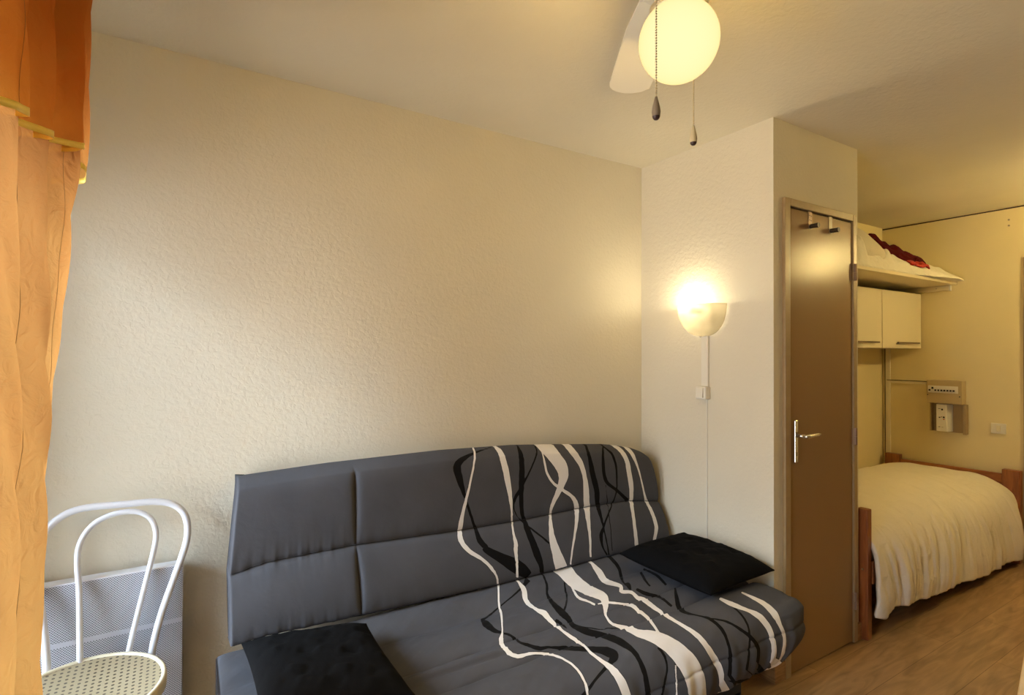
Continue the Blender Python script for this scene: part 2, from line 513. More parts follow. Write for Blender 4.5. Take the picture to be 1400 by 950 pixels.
def obj(name, b, m, parent=None, smooth=False, bevel=0.0, loc=None, seg=2, solid=0.0, flip=False):
    me = bpy.data.meshes.new(name)
    base = wloc(parent) if parent is not None else Vector((0, 0, 0))
    own = Vector(loc)-base if loc is not None else Vector((0, 0, 0))
    off = base+own
    me.from_pydata([(x-off.x, y-off.y, z-off.z) for x, y, z in b.v], [], [f[::-1] for f in b.f] if flip else b.f)
    me.materials.append(m)
    if smooth:
        me.polygons.foreach_set('use_smooth', [True]*len(me.polygons))
    me.update()
    o = bpy.data.objects.new(name, me); COL.objects.link(o)
    o.location = own
    if parent is not None: o.parent = parent
    if bevel:
        md = o.modifiers.new('bevel', 'BEVEL'); md.width = bevel; md.segments = seg; md.limit_method = 'ANGLE'
        md.angle_limit = math.radians(40)
    if solid:
        md = o.modifiers.new('solid', 'SOLIDIFY'); md.thickness = solid; md.offset = 0
    return o


def struct(name, b, m, parent=None, **kw):
    o = obj(name, b, m, parent, **kw)
    if parent is None: o['kind'] = 'structure'
    return o


def catmull(pts, n):
    """dense interpolation of control points"""
    pts = np.array(pts, float); k = len(pts)
    ext = np.vstack([2*pts[0]-pts[1], pts, 2*pts[-1]-pts[-2]])
    out = []
    for t in np.linspace(0, k-1, n):
        i = min(int(t), k-2); f = t-i
        p0, p1, p2, p3 = ext[i:i+4]
        out.append(0.5*((2*p1)+(-p0+p2)*f+(2*p0-5*p1+4*p2-p3)*f*f+(-p0+3*p1-3*p2+p3)*f**3))
    return np.array(out)


def smoothnoise(x, seed, freqs=((1, 1.0), (2.3, 0.5), (4.9, 0.25))):
    r = np.random.RandomState(seed); o = 0
    for f, a in freqs:
        o = o+a*np.sin(x*f+r.rand()*6.28)
    return o

# ------------------------------------------------------------------ sofa surfaces
SL0, SL1 = 0.160, 2.178
_zt = ([.16, .19, .5, .95, 1.3, 1.55, 1.83, 2.07, 2.18], [.975, .980, .993, .999, .990, .972, .949, .914, .885])
_z1 = ([.16, .28, .57, .99, 1.33, 1.66, 1.93, 2.18], [.668, .690, .694, .676, .670, .675, .667, .630])
_z2 = ([.156, .27, .583, .725, 1.14, 1.46, 1.83, 2.15], [.470, .478, .466, .460, .449, .449, .450, .450])


def _round_end(X, a, b, w):
    e = np.clip(np.maximum((a+w-X)/w, (X-(b-w))/w), 0, 1)
    return 1-np.sqrt(np.clip(1-e*e, 0, 1))


def _pinch(t, p=0.55):
    return np.abs(np.sin(np.pi*np.clip(t, 0, 1)))**p


def back_surface(nu, nv):
    """front of the sofa back: u along the length, v from the crest down to the lower seam"""
    u = np.linspace(0, 1, nu)[:, None]; v = np.linspace(0, 1, nv)[None, :]
    X = SL0+(SL1-SL0)*u+0*v
    zt = np.interp(X, *_zt); z1 = np.interp(X, *_z1); z2 = np.interp(X, *_z2)
    up = v < 0.5
    t = np.where(up, v*2, v*2-1)
    tu = 1-np.cos(np.clip(t*1.0, 0, 1)*np.pi/2)
    Zu = zt-(zt-z1)*(0.45*tu+0.55*t); Zl = z1-(z1-z2)*t
    Z = np.where(up, Zu, Zl)
    Yu = 2.100-0.045*np.sqrt(np.clip(1-(1-np.clip(t/0.34, 0, 1))**2, 0, 1))-0.040*t
    Yl = 2.015-0.072*t
    Y = np.where(up, Yu, Yl)
    puff = np.where(up, 0.024*_pinch(0.40+0.60*t, 0.45)*np.clip(t*6, 0, 1), 0.026*_pinch(t, 0.45))
    # vertical seam of the left panel
    xs = 0.578
    sv = 1-0.75*np.exp(-np.abs(X-xs)/0.007)*np.clip(v*5, 0, 1)
    puff = puff*sv
    # gathers along the seams
    near = np.exp(-np.abs(v-0.5)/0.035)+np.exp(-np.abs(v-1.0)/0.05)
    g = 0.0009*near*(smoothnoise(X*60, 3)+0.6*smoothnoise(X*133, 4))*(1+0.5*(X < 0.62))
    Y = Y-puff-g+0.07*np.where(X < 1, _round_end(X, SL0, 9.0, 0.005), _round_end(X, -9.0, SL1, 0.045))
    Y = Y+0.007*np.exp(-np.abs(v-0.5)/0.010)+0.007*np.exp(-np.abs(v-1)/0.010)
    Y = np.minimum(Y, 2.150)
    Xo = X+0.030*np.clip(1-2*v, 0, 1)*np.clip(1-(X-SL0)/0.3, 0, 1)+np.where(X > 1.9, 1, 0)*(-0.07*(X-1.9)/0.278*np.clip((0.5-v)*2, 0, 1)**1.5)
    return np.stack([Xo, Y, Z], -1), X


_seat_ctrl = [  # (Y, Z) from the lower back seam to the front hem
    (1.950, 0.452), (1.905, 0.446), (1.855, 0.428), (1.815, 0.412), (1.780, 0.420), (1.700, 0.437), (1.640, 0.437),
    (1.590, 0.428), (1.560, 0.437), (1.510, 0.441), (1.455, 0.430), (1.420, 0.441), (1.350, 0.446), (1.290, 0.440),
    (1.245, 0.418), (1.215, 0.375), (1.203, 0.330), (1.205, 0.285), (1.225, 0.240), (1.262, 0.212), (1.300, 0.205)]


def seat_surface(nu, nv):
    u = np.linspace(0, 1, nu)[:, None]
    C = catmull(_seat_ctrl, nv)
    s = np.concatenate([[0], np.cumsum(np.hypot(np.diff(C[:, 0]), np.diff(C[:, 1])))])
    X = 0.125+(2.112-0.125)*u+0*C[None, :, 0]
    Y = C[None, :, 0]+0*u; Z = C[None, :, 1]+0*u
    top = np.clip((Z-0.38)/0.04, 0, 1)
    wr = 0.0025*smoothnoise(X*9+Y*13, 11)*smoothnoise(Y*22-X*5, 12)+0.0005*smoothnoise(X*45-Y*60, 13)
    Z = Z+wr*top
    # seams across the seat
    for ys, d in ((1.585, 0.013), (1.452, 0.012)):
        yy = ys+0.010*smoothnoise(X*7, 21)
        Z = Z-d*np.exp(-np.abs(Y-yy)/0.008)*top
    # ruck of fabric, left part of the seat
    yy = 1.515-0.03*(X-0.8)
    Z = Z+0.010*np.exp(-((Y-yy-0.012)/0.012)**2)*np.exp(-((X-0.78)/0.22)**2)*top
    Z = Z-0.006*np.exp(-((Y-yy+0.008)/0.006)**2)*np.exp(-((X-0.78)/0.20)**2)*top
    # front side seam and vertical puckers
    fr = np.clip((0.42-Z)/0.05, 0, 1)*(Y < 1.32)
    Y = Y-0.005*fr*smoothnoise(X*22, 31)
    Y = Y+0.006*np.exp(-np.abs(Z-0.355)/0.006)*(Y < 1.30)
    er = _round_end(X, 0.125, 2.112, 0.03)
    Z = Z-0.008*er*top
    Y = Y+0.008*er*(Y < 1.30)
    kc = np.clip((X-1.88)/0.2, 0, 1)
    Z = Z+0.014*kc*np.exp(-((Y-1.245)/0.03)**2)*(Z > 0.40)
    Y = Y-0.016*kc*np.exp(-((Z-0.41)/0.03)**2)*(Y < 1.28)
    low = np.clip((0.335-Z)/0.13, 0, 1)*(Y < 1.32)
    X0 = X.copy()
    X = X-0.16*low**1.5*np.clip((X-1.75)/0.36, 0, 1)
    return np.stack([X, Y, Z], -1), X0, s

RIBBONS = [
    ('w', 'b', [(1.1028,-0.06),(1.1028,0.0),(1.096,0.008),(1.0938,0.018),(1.0916,0.0301),(1.0871,0.0441),(1.0826,0.0581),(1.0781,0.0721),(1.0736,0.0902),(1.0691,0.1102),(1.0669,0.1303),(1.0624,0.1543),(1.0579,0.1784),(1.0534,0.2024),(1.0489,0.2244),(1.0444,0.2485),(1.0399,0.2745),(1.0332,0.2966),(1.0287,0.3166),(1.0242,0.3327),(1.022,0.3447),(1.0175,0.3587),(1.013,0.3747),(1.0085,0.3968),(1.0018,0.4228),(0.995,0.4529),(0.9928,0.479),(0.9928,0.503),(0.9861,0.523),(0.9838,0.5451),(0.9838,0.5651),(0.9883,0.5852),(0.9928,0.6072),(0.9995,0.6293),(1.0085,0.6513),(1.0175,0.6713),(1.0287,0.6914),(1.0422,0.7094),(1.0556,0.7295),(1.0691,0.7475),(1.0781,0.7675),(1.0893,0.7896),(1.0983,0.8116),(1.105,0.8337),(1.1118,0.8537),(1.1185,0.8697),(1.123,0.8858),(1.1275,0.9018),(1.1297,0.9198),(1.132,0.9379),(1.132,0.9559),(1.1342,0.978)],
     [(1.1118,-0.06),(1.1118,0.0),(1.1073,0.004),(1.1028,0.016),(1.1005,0.0281),(1.096,0.0441),(1.0916,0.0581),(1.0871,0.0741),(1.0826,0.0922),(1.0781,0.1122),(1.0736,0.1343),(1.0714,0.1563),(1.0669,0.1804),(1.0624,0.2044),(1.0579,0.2285),(1.0534,0.2525),(1.0489,0.2786),(1.0444,0.3006),(1.0399,0.3206),(1.0354,0.3367),(1.0332,0.3507),(1.0309,0.3647),(1.0265,0.3808),(1.022,0.4028),(1.0175,0.4309),(1.0152,0.4589),(1.013,0.487),(1.0107,0.509),(1.0063,0.5271),(1.0063,0.5411),(1.0063,0.5571),(1.0085,0.5752),(1.0107,0.5932),(1.0175,0.6112),(1.0242,0.6313),(1.0309,0.6493),(1.0422,0.6693),(1.0534,0.6874),(1.0669,0.7074),(1.0781,0.7295),(1.0893,0.7515),(1.1005,0.7756),(1.1095,0.7996),(1.1185,0.8216),(1.123,0.8437),(1.1297,0.8617),(1.132,0.8818),(1.1365,0.8998),(1.1387,0.9178),(1.1409,0.9379),(1.1409,0.9579),(1.1432,0.98)]),
    ('w', 's', [(1.1417,-0.02),(1.1417,0.0039),(1.1218,0.0414),(1.1063,0.0699),(1.0931,0.0945),(1.0842,0.1135),(1.0798,0.1261),(1.0776,0.1354),(1.0732,0.1441),(1.0643,0.1646),(1.0445,0.2017),(1.0179,0.2518),(0.9958,0.2914),(0.9848,0.3126),(0.9759,0.3268),(0.9693,0.3331),(0.9649,0.3363),(0.9605,0.341),(0.9538,0.3471),(0.9494,0.3545),(0.945,0.364),(0.9295,0.3938),(0.9229,0.4145),(0.9141,0.4428),(0.9185,0.4534),(0.9207,0.4697),(0.9295,0.4818),(0.9406,0.4903),(0.956,0.4919),(0.9715,0.4903),(0.987,0.4919),(1.0003,0.4935),(1.0179,0.4967),(1.0356,0.5013),(1.0268,0.5424),(1.0356,0.5553),(1.04,0.5691),(1.0445,0.5841),(1.0445,0.5993),(1.0467,0.6116),(1.0489,0.6229),(1.0489,0.6338),(1.0489,0.6445),(1.0489,0.6549),(1.0467,0.6666),(1.0445,0.6792),(1.0422,0.6898),(1.0422,0.6985),(1.04,0.7071),(1.0378,0.7127),(1.0356,0.7183),(1.0334,0.7253),(1.0312,0.7325),(1.0246,0.7514),(1.0181,0.7703),(1.0115,0.7892),(1.005,0.8081),(0.9984,0.827),(0.9918,0.8459),(0.9853,0.8648),(0.9787,0.8837),(0.9722,0.9026),(0.9656,0.9215),(0.959,0.9404),(0.9525,0.9593),(0.9459,0.9782),(0.9394,0.9971),(0.9328,1.0159)],
     [(1.1505,-0.02),(1.1505,0.0064),(1.1284,0.0441),(1.113,0.073),(1.0997,0.0974),(1.0931,0.1148),(1.0865,0.1273),(1.0865,0.1343),(1.0842,0.1431),(1.0732,0.1658),(1.0511,0.2066),(1.0246,0.2541),(1.0003,0.2948),(0.9892,0.3157),(0.9804,0.33),(0.9759,0.3379),(0.9715,0.3456),(0.9693,0.3486),(0.9671,0.3545),(0.9627,0.3614),(0.9605,0.3665),(0.9472,0.3904),(0.9406,0.4066),(0.9339,0.429),(0.9317,0.4489),(0.9384,0.4565),(0.9428,0.4697),(0.9494,0.4766),(0.9605,0.4783),(0.9737,0.4801),(0.9892,0.4818),(1.0047,0.4869),(1.0224,0.4919),(1.04,0.4967),(1.0577,0.4998),(1.0445,0.5468),(1.0511,0.5591),(1.0533,0.5754),(1.0533,0.5928),(1.0555,0.6056),(1.0577,0.6173),(1.0577,0.6302),(1.0577,0.641),(1.0577,0.6515),(1.0555,0.6649),(1.0533,0.6777),(1.0511,0.6883),(1.0489,0.6985),(1.0489,0.7071),(1.0467,0.7141),(1.0445,0.7211),(1.04,0.7268),(1.0378,0.734),(1.0302,0.7525),(1.0226,0.771),(1.0151,0.7895),(1.0075,0.808),(0.9999,0.8265),(0.9923,0.845),(0.9847,0.8635),(0.9771,0.882),(0.9695,0.9005),(0.9619,0.919),(0.9543,0.9376),(0.9467,0.9561),(0.9392,0.9746),(0.9316,0.9931),(0.924,1.0116)]),
    ('b', 'b', [(1.2083,-0.06),(1.2083,0.0),(1.1769,0.006),(1.1522,0.014),(1.1275,0.02),(1.105,0.0281),(1.0848,0.0361),(1.0669,0.0421),(1.0489,0.0501),(1.0332,0.0581),(1.0175,0.0661),(1.004,0.0762),(0.9905,0.0902),(0.9816,0.1102),(0.9748,0.1343),(0.9748,0.1603),(0.9793,0.1844),(0.9838,0.2064),(0.9883,0.2285),(0.995,0.2545),(1.004,0.2806),(1.0107,0.3066),(1.0197,0.3307),(1.0242,0.3507),(1.0287,0.3687),(1.0332,0.3848),(1.0377,0.4008),(1.0422,0.4208),(1.0489,0.4389),(1.0534,0.4589),(1.0601,0.479),(1.0691,0.501),(1.0646,0.523),(1.0646,0.5491),(1.0646,0.5752),(1.0669,0.6012),(1.0736,0.6232),(1.0803,0.6413),(1.0848,0.6533),(1.0871,0.6613),(1.0893,0.6473),(1.0916,0.6393),(1.0826,0.6673),(1.0871,0.6854),(1.096,0.7034),(1.1095,0.7275),(1.1252,0.7535),(1.1409,0.7796),(1.1544,0.8036),(1.1701,0.8317),(1.1836,0.8597),(1.1971,0.8838),(1.2105,0.9058),(1.2218,0.9238),(1.233,0.9379),(1.2442,0.9539),(1.2532,0.9659),(1.2622,0.976),(1.2711,0.988),(1.2801,0.996)],
     [(1.2015,-0.06),(1.2015,0.004),(1.1746,0.014),(1.1499,0.022),(1.1252,0.0321),(1.1028,0.0421),(1.0826,0.0541),(1.0646,0.0641),(1.0489,0.0762),(1.0377,0.0882),(1.0265,0.1002),(1.0197,0.1122),(1.013,0.1242),(1.0107,0.1343),(1.0107,0.1443),(1.0107,0.1563),(1.0107,0.1743),(1.0152,0.1964),(1.0175,0.2204),(1.0197,0.2485),(1.0242,0.2766),(1.0265,0.3046),(1.0309,0.3287),(1.0354,0.3487),(1.0399,0.3667),(1.0444,0.3828),(1.0489,0.3988),(1.0534,0.4188),(1.0601,0.4369),(1.0646,0.4569),(1.0714,0.477),(1.0848,0.499),(1.0826,0.519),(1.0848,0.5431),(1.0871,0.5671),(1.0916,0.5852),(1.096,0.6012),(1.1005,0.6172),(1.1073,0.6313),(1.1118,0.6473),(1.1095,0.6733),(1.1005,0.6814),(1.1095,0.6573),(1.1073,0.6513),(1.1185,0.6613),(1.132,0.6794),(1.1499,0.6994),(1.1679,0.7214),(1.1836,0.7395),(1.2015,0.7575),(1.2195,0.7776),(1.2375,0.7976),(1.2509,0.8176),(1.2622,0.8397),(1.2734,0.8597),(1.2824,0.8818),(1.2891,0.9018),(1.2958,0.9198),(1.3003,0.9379),(1.3026,0.9519)]),
    ('b', 's', [(1.2787,-0.02),(1.2787,0.0052),(1.2633,0.0217),(1.25,0.0373),(1.2345,0.0498),(1.2146,0.0651),(1.1859,0.0825),(1.1572,0.0945),(1.1284,0.1042),(1.1019,0.1135),(1.082,0.1199),(1.0621,0.1261),(1.0445,0.1343),(1.029,0.1409),(1.0135,0.1511),(1.0003,0.1615),(0.9936,0.1635),(0.9892,0.1646),(0.9848,0.1646),(0.9804,0.1646)],
     [(1.2832,-0.02),(1.2832,0.0373),(1.2699,0.0455),(1.2544,0.0543),(1.2367,0.0635),(1.2146,0.0762),(1.1859,0.0901),(1.1572,0.1001),(1.1284,0.1096),(1.1041,0.1187),(1.082,0.1261),(1.0643,0.1332),(1.0445,0.1431),(1.0224,0.1625),(1.0047,0.1767),(0.9914,0.1859),(0.9826,0.1901),(0.9782,0.188),(0.9759,0.1859),(0.9715,0.1839)]),
    ('b', 's', [(0.9715,0.182),(0.9627,0.2017),(0.9538,0.2246),(0.945,0.2448),(0.9406,0.2604),(0.9406,0.272),(0.9406,0.2863),(0.945,0.2964),(0.9494,0.3062),(0.9538,0.3157),(0.9605,0.322),(0.9671,0.3284),(0.9737,0.3316),(0.9782,0.3363),(0.9826,0.341),(0.987,0.3441),(0.9892,0.3501),(0.9936,0.3545),(0.998,0.3614),(0.9958,0.3808),(0.9826,0.4201),(0.9782,0.4412),(0.9826,0.4474),(0.987,0.4504),(0.9914,0.4549),(0.998,0.4581),(1.0025,0.4646),(1.0069,0.4749),(1.0135,0.4818),(1.0224,0.4869),(1.0312,0.4903),(1.04,0.4903),(1.0489,0.4903),(1.0577,0.4903),(1.0688,0.4919),(1.082,0.4952),(1.0953,0.4983),(1.1019,0.512),(1.0975,0.5411),(1.1019,0.5553),(1.1086,0.567),(1.1174,0.5754),(1.1262,0.5841),(1.1373,0.5928),(1.1439,0.6035),(1.1528,0.6116),(1.1616,0.6192),(1.166,0.6284),(1.1704,0.6356),(1.1727,0.6428),(1.1749,0.648),(1.1771,0.6532),(1.1771,0.6566),(1.1771,0.6566),(1.1771,0.6549),(1.1793,0.6532),(1.1837,0.6532),(1.1815,0.6566),(1.1727,0.6633),(1.1616,0.6698),(1.1439,0.6777),(1.1262,0.6853),(1.1063,0.6927),(1.0887,0.7),(1.071,0.7071),(1.0555,0.7127),(1.04,0.7169),(1.0224,0.7225),(1.0034,0.729),(0.9845,0.7354),(0.9656,0.7419),(0.9466,0.7483),(0.9277,0.7548),(0.9088,0.7612),(0.8898,0.7676),(0.8709,0.7741),(0.852,0.7805),(0.833,0.787),(0.8141,0.7934),(0.7952,0.7999),(0.7762,0.8063),(0.7573,0.8128),(0.7384,0.8192)],
     [(0.9804,0.1722),(0.9804,0.1839),(0.9848,0.1901),(0.9826,0.2041),(0.9804,0.222),(0.9782,0.2374),(0.9737,0.2604),(0.9671,0.2829),(0.9671,0.2931),(0.9693,0.3013),(0.9715,0.3094),(0.9759,0.3173),(0.9804,0.3236),(0.9826,0.33),(0.9892,0.3331),(0.9936,0.3363),(0.998,0.341),(1.0025,0.3486),(1.0069,0.3559),(1.0135,0.3627),(0.9958,0.4078),(0.9936,0.4245),(0.9914,0.4382),(0.9958,0.4428),(1.0003,0.4458),(1.0069,0.4489),(1.0135,0.4549),(1.0201,0.4613),(1.0268,0.4697),(1.0334,0.4749),(1.0378,0.4783),(1.0445,0.4801),(1.0511,0.4818),(1.0621,0.4835),(1.0732,0.4869),(1.0865,0.4886),(1.1019,0.4919),(1.1174,0.4935),(1.1307,0.4952),(1.1439,0.5013),(1.1439,0.5219),(1.1461,0.5411),(1.1528,0.5535),(1.1594,0.565),(1.1704,0.5733),(1.1793,0.5819),(1.1881,0.5907),(1.197,0.5972),(1.2036,0.6056),(1.2124,0.6096),(1.2169,0.6173),(1.2213,0.6247),(1.2235,0.6338),(1.2235,0.6445),(1.2169,0.6583),(1.208,0.6682),(1.197,0.6761),(1.1859,0.6807),(1.1749,0.6823),(1.1638,0.6853),(1.1461,0.6898),(1.1284,0.6942),(1.1108,0.7),(1.0909,0.7071),(1.0754,0.7127),(1.0599,0.7197),(1.0445,0.7253),(1.029,0.7311),(1.0103,0.7383),(0.9917,0.7455),(0.973,0.7528),(0.9544,0.76),(0.9358,0.7672),(0.9171,0.7745),(0.8985,0.7817),(0.8798,0.7889),(0.8612,0.7962),(0.8425,0.8034),(0.8239,0.8106),(0.8052,0.8179),(0.7866,0.8251),(0.7679,0.8323),(0.7493,0.8396)]),
    ('w', 'b', [(1.2038,-0.06),(1.2038,0.008),(1.2015,0.022),(1.2015,0.0341),(1.2015,0.0461),(1.2015,0.0581),(1.1993,0.0721),(1.1993,0.0902),(1.1993,0.1122),(1.2015,0.1343),(1.2038,0.1563),(1.206,0.1804),(1.2105,0.2044),(1.2128,0.2285),(1.215,0.2525),(1.2195,0.2806),(1.224,0.3066),(1.2285,0.3327),(1.233,0.3567),(1.2352,0.3808),(1.2397,0.4028),(1.242,0.4228),(1.2442,0.4409),(1.2442,0.4549),(1.2442,0.4649),(1.2464,0.4749),(1.2464,0.485),(1.2532,0.501),(1.2442,0.517),(1.242,0.5371),(1.2397,0.5611),(1.2375,0.5832),(1.2375,0.6072),(1.2352,0.6313),(1.2352,0.6533),(1.2352,0.6693),(1.233,0.6814),(1.233,0.6894),(1.2307,0.6994),(1.2285,0.7114),(1.2285,0.7295),(1.2285,0.7495),(1.2285,0.7715),(1.2285,0.7896),(1.2285,0.8056),(1.2307,0.8176),(1.2307,0.8277),(1.2285,0.8397),(1.2285,0.8597),(1.2285,0.8898),(1.2262,0.9218),(1.2262,0.9599)],
     [(1.2218,-0.06),(1.2218,0.0),(1.2218,0.006),(1.224,0.014),(1.2285,0.024),(1.2285,0.0401),(1.2285,0.0601),(1.2285,0.0802),(1.2285,0.1022),(1.2307,0.1263),(1.233,0.1503),(1.2375,0.1764),(1.2397,0.2004),(1.242,0.2265),(1.2442,0.2505),(1.2464,0.2786),(1.2487,0.3066),(1.2509,0.3327),(1.2509,0.3567),(1.2532,0.3808),(1.2532,0.4028),(1.2532,0.4248),(1.2532,0.4429),(1.2554,0.4569),(1.2532,0.4669),(1.2554,0.477),(1.2554,0.485),(1.2622,0.501),(1.2532,0.517),(1.2509,0.5391),(1.2487,0.5611),(1.2487,0.5832),(1.2487,0.6072),(1.2509,0.6293),(1.2532,0.6513),(1.2532,0.6713),(1.2532,0.6874),(1.2509,0.6994),(1.2487,0.7074),(1.2487,0.7174),(1.2464,0.7335),(1.2442,0.7515),(1.2442,0.7735),(1.242,0.7936),(1.242,0.8096),(1.242,0.8196),(1.242,0.8317),(1.2397,0.8437),(1.2397,0.8637),(1.2375,0.8938),(1.2375,0.9279),(1.2375,0.9659)]),
    ('w', 's', [(1.2279,-0.02),(1.2279,0.023),(1.2235,0.0386),(1.2191,0.0543),(1.2169,0.0667),(1.2124,0.0794),(1.2102,0.0886),(1.2036,0.1001),(1.1992,0.1109),(1.197,0.1249),(1.1948,0.142),(1.1815,0.182),(1.1727,0.2142),(1.166,0.2448),(1.1638,0.2624),(1.1616,0.2793),(1.1616,0.2897),(1.1638,0.2981),(1.1638,0.3062),(1.1638,0.3126),(1.1638,0.3205),(1.166,0.33),(1.166,0.341),(1.1704,0.3516),(1.1771,0.3587),(1.155,0.4091),(1.1528,0.4305),(1.1483,0.4519),(1.1505,0.463),(1.155,0.4731),(1.1594,0.4818),(1.166,0.4886),(1.1727,0.4952),(1.1704,0.5152),(1.1572,0.5468),(1.1528,0.565),(1.1483,0.5776),(1.1461,0.5863),(1.1417,0.5993),(1.1373,0.6116),(1.1373,0.6265),(1.1373,0.641),(1.1373,0.6566),(1.1395,0.6682),(1.1417,0.6777),(1.1417,0.6868),(1.1439,0.6942),(1.1439,0.7014),(1.1439,0.7099),(1.1461,0.7183),(1.1461,0.7253),(1.1461,0.734),(1.1461,0.7415),(1.1461,0.7477),(1.1461,0.7555),(1.1461,0.7633),(1.1461,0.7709),(1.1461,0.7909),(1.1461,0.8109),(1.1461,0.8309),(1.1461,0.8509),(1.1461,0.8709),(1.1461,0.8909),(1.1461,0.9109),(1.1461,0.9309),(1.1461,0.9509),(1.1461,0.9709),(1.1461,0.9909),(1.1461,1.0109),(1.1461,1.0309),(1.1461,1.0509),(1.1461,1.0709)],
     [(1.239,-0.02),(1.239,0.0179),(1.239,0.032),(1.239,0.0455),(1.2412,0.0573),(1.239,0.073),(1.2345,0.0871),(1.2279,0.1015),(1.2213,0.1135),(1.2169,0.1237),(1.2169,0.1332),(1.2146,0.1486),(1.2014,0.1859),(1.1903,0.2194),(1.1815,0.2472),(1.1837,0.2583),(1.1881,0.2643),(1.1925,0.2739),(1.1948,0.2863),(1.1925,0.2997),(1.1903,0.311),(1.1881,0.3205),(1.1881,0.3316),(1.1881,0.3441),(1.1903,0.3545),(1.1793,0.388),(1.1682,0.4201),(1.1638,0.4397),(1.1638,0.4549),(1.1682,0.4646),(1.1727,0.4749),(1.1793,0.4835),(1.1837,0.4919),(1.1925,0.4967),(1.1749,0.533),(1.166,0.5553),(1.1594,0.5733),(1.1572,0.5819),(1.1528,0.5928),(1.1505,0.6056),(1.1505,0.6192),(1.1505,0.6338),(1.1528,0.648),(1.155,0.66),(1.1594,0.6698),(1.1616,0.6792),(1.166,0.6868),(1.1682,0.6956),(1.1727,0.7042),(1.1727,0.7141),(1.1749,0.7225),(1.1771,0.7311),(1.1793,0.74),(1.1793,0.7493),(1.1793,0.7571),(1.1793,0.7664),(1.1793,0.7739),(1.1793,0.7939),(1.1793,0.8139),(1.1793,0.8339),(1.1793,0.8539),(1.1793,0.8739),(1.1793,0.8939),(1.1793,0.9139),(1.1793,0.9339),(1.1793,0.9539),(1.1793,0.9739),(1.1793,0.9939),(1.1793,1.0139),(1.1793,1.0339),(1.1793,1.0539),(1.1793,1.0739)]),
    ('b', 'b', [(1.3228,-0.06),(1.3228,0.006),(1.3138,0.024),(1.3071,0.0461),(1.3026,0.0641),(1.2981,0.0822),(1.2958,0.1022),(1.2958,0.1242),(1.2936,0.1463),(1.2936,0.1683),(1.2936,0.1904),(1.2913,0.2144),(1.2891,0.2365),(1.2891,0.2605),(1.2868,0.2806),(1.2868,0.2966),(1.2868,0.3126),(1.2846,0.3287),(1.2868,0.3487),(1.2868,0.3707),(1.2868,0.3988),(1.2891,0.4248),(1.2913,0.4489),(1.2936,0.4629),(1.2981,0.4749),(1.3003,0.481),(1.3026,0.487),(1.3115,0.501),(1.3048,0.515),(1.3026,0.5351),(1.3003,0.5591),(1.3026,0.5852),(1.3048,0.6152),(1.3071,0.6493),(1.3115,0.6814),(1.3138,0.7114),(1.316,0.7375),(1.3183,0.7615),(1.3205,0.7836),(1.3228,0.8076),(1.3273,0.8297),(1.3317,0.8537),(1.3362,0.8737),(1.3407,0.8938),(1.343,0.9118),(1.3452,0.9319),(1.3452,0.9519),(1.3475,0.9739)],
     [(1.3317,-0.06),(1.3317,0.002),(1.3273,0.018),(1.325,0.0361),(1.325,0.0541),(1.3228,0.0741),(1.3205,0.0982),(1.3228,0.1222),(1.3205,0.1463),(1.3205,0.1703),(1.3205,0.1924),(1.3205,0.2184),(1.3183,0.2425),(1.3183,0.2645),(1.316,0.2846),(1.3138,0.3026),(1.3138,0.3186),(1.3115,0.3327),(1.3093,0.3507),(1.3093,0.3747),(1.3093,0.4008),(1.3093,0.4269),(1.3115,0.4489),(1.3138,0.4649),(1.3138,0.4709),(1.316,0.4749),(1.3205,0.483),(1.3273,0.497),(1.3273,0.511),(1.3273,0.5291),(1.3273,0.5531),(1.3317,0.5772),(1.334,0.6052),(1.3385,0.6373),(1.343,0.6713),(1.3475,0.7034),(1.3497,0.7295),(1.3542,0.7555),(1.3564,0.7776),(1.3587,0.7996),(1.3609,0.8216),(1.3632,0.8437),(1.3654,0.8677),(1.3654,0.8898),(1.3677,0.9158),(1.3677,0.9379),(1.3677,0.9599),(1.3699,0.986)]),
    ('b', 's', [(1.3561,-0.02),(1.3561,0.023),(1.3495,0.0373),(1.345,0.0528),(1.3384,0.0667),(1.334,0.0794),(1.3274,0.0901),(1.3207,0.1001),(1.3141,0.1109),(1.3075,0.1212),(1.3031,0.1343),(1.292,0.1577),(1.2699,0.1993),(1.2478,0.2424),(1.2345,0.2701),(1.2323,0.2863),(1.2279,0.303),(1.2257,0.3173),(1.2235,0.33),(1.2257,0.3394),(1.2257,0.3471),(1.2301,0.353),(1.2323,0.3587),(1.2345,0.3627),(1.2345,0.3665),(1.208,0.4104),(1.2036,0.426),(1.2014,0.4443),(1.2014,0.463),(1.208,0.4749),(1.2169,0.4852),(1.2279,0.4935),(1.239,0.4998),(1.25,0.5042),(1.25,0.5236),(1.2412,0.5517),(1.2434,0.567),(1.2456,0.5798),(1.2478,0.5928),(1.25,0.6056),(1.2522,0.6192),(1.2544,0.632),(1.2544,0.6445),(1.2566,0.6566),(1.2588,0.6649),(1.2611,0.6714),(1.2611,0.6792),(1.2611,0.6868),(1.2588,0.6971),(1.2566,0.7085),(1.2522,0.7211),(1.25,0.734),(1.25,0.7462),(1.2456,0.7586),(1.2434,0.7724),(1.2412,0.7865),(1.2434,0.8028),(1.2411,0.8227),(1.2387,0.8425),(1.2364,0.8624),(1.2341,0.8823),(1.2317,0.9021),(1.2294,0.922),(1.2271,0.9418),(1.2248,0.9617),(1.2224,0.9816),(1.2201,1.0014),(1.2178,1.0213),(1.2155,1.0412),(1.2131,1.061),(1.2108,1.0809),(1.2085,1.1008)],
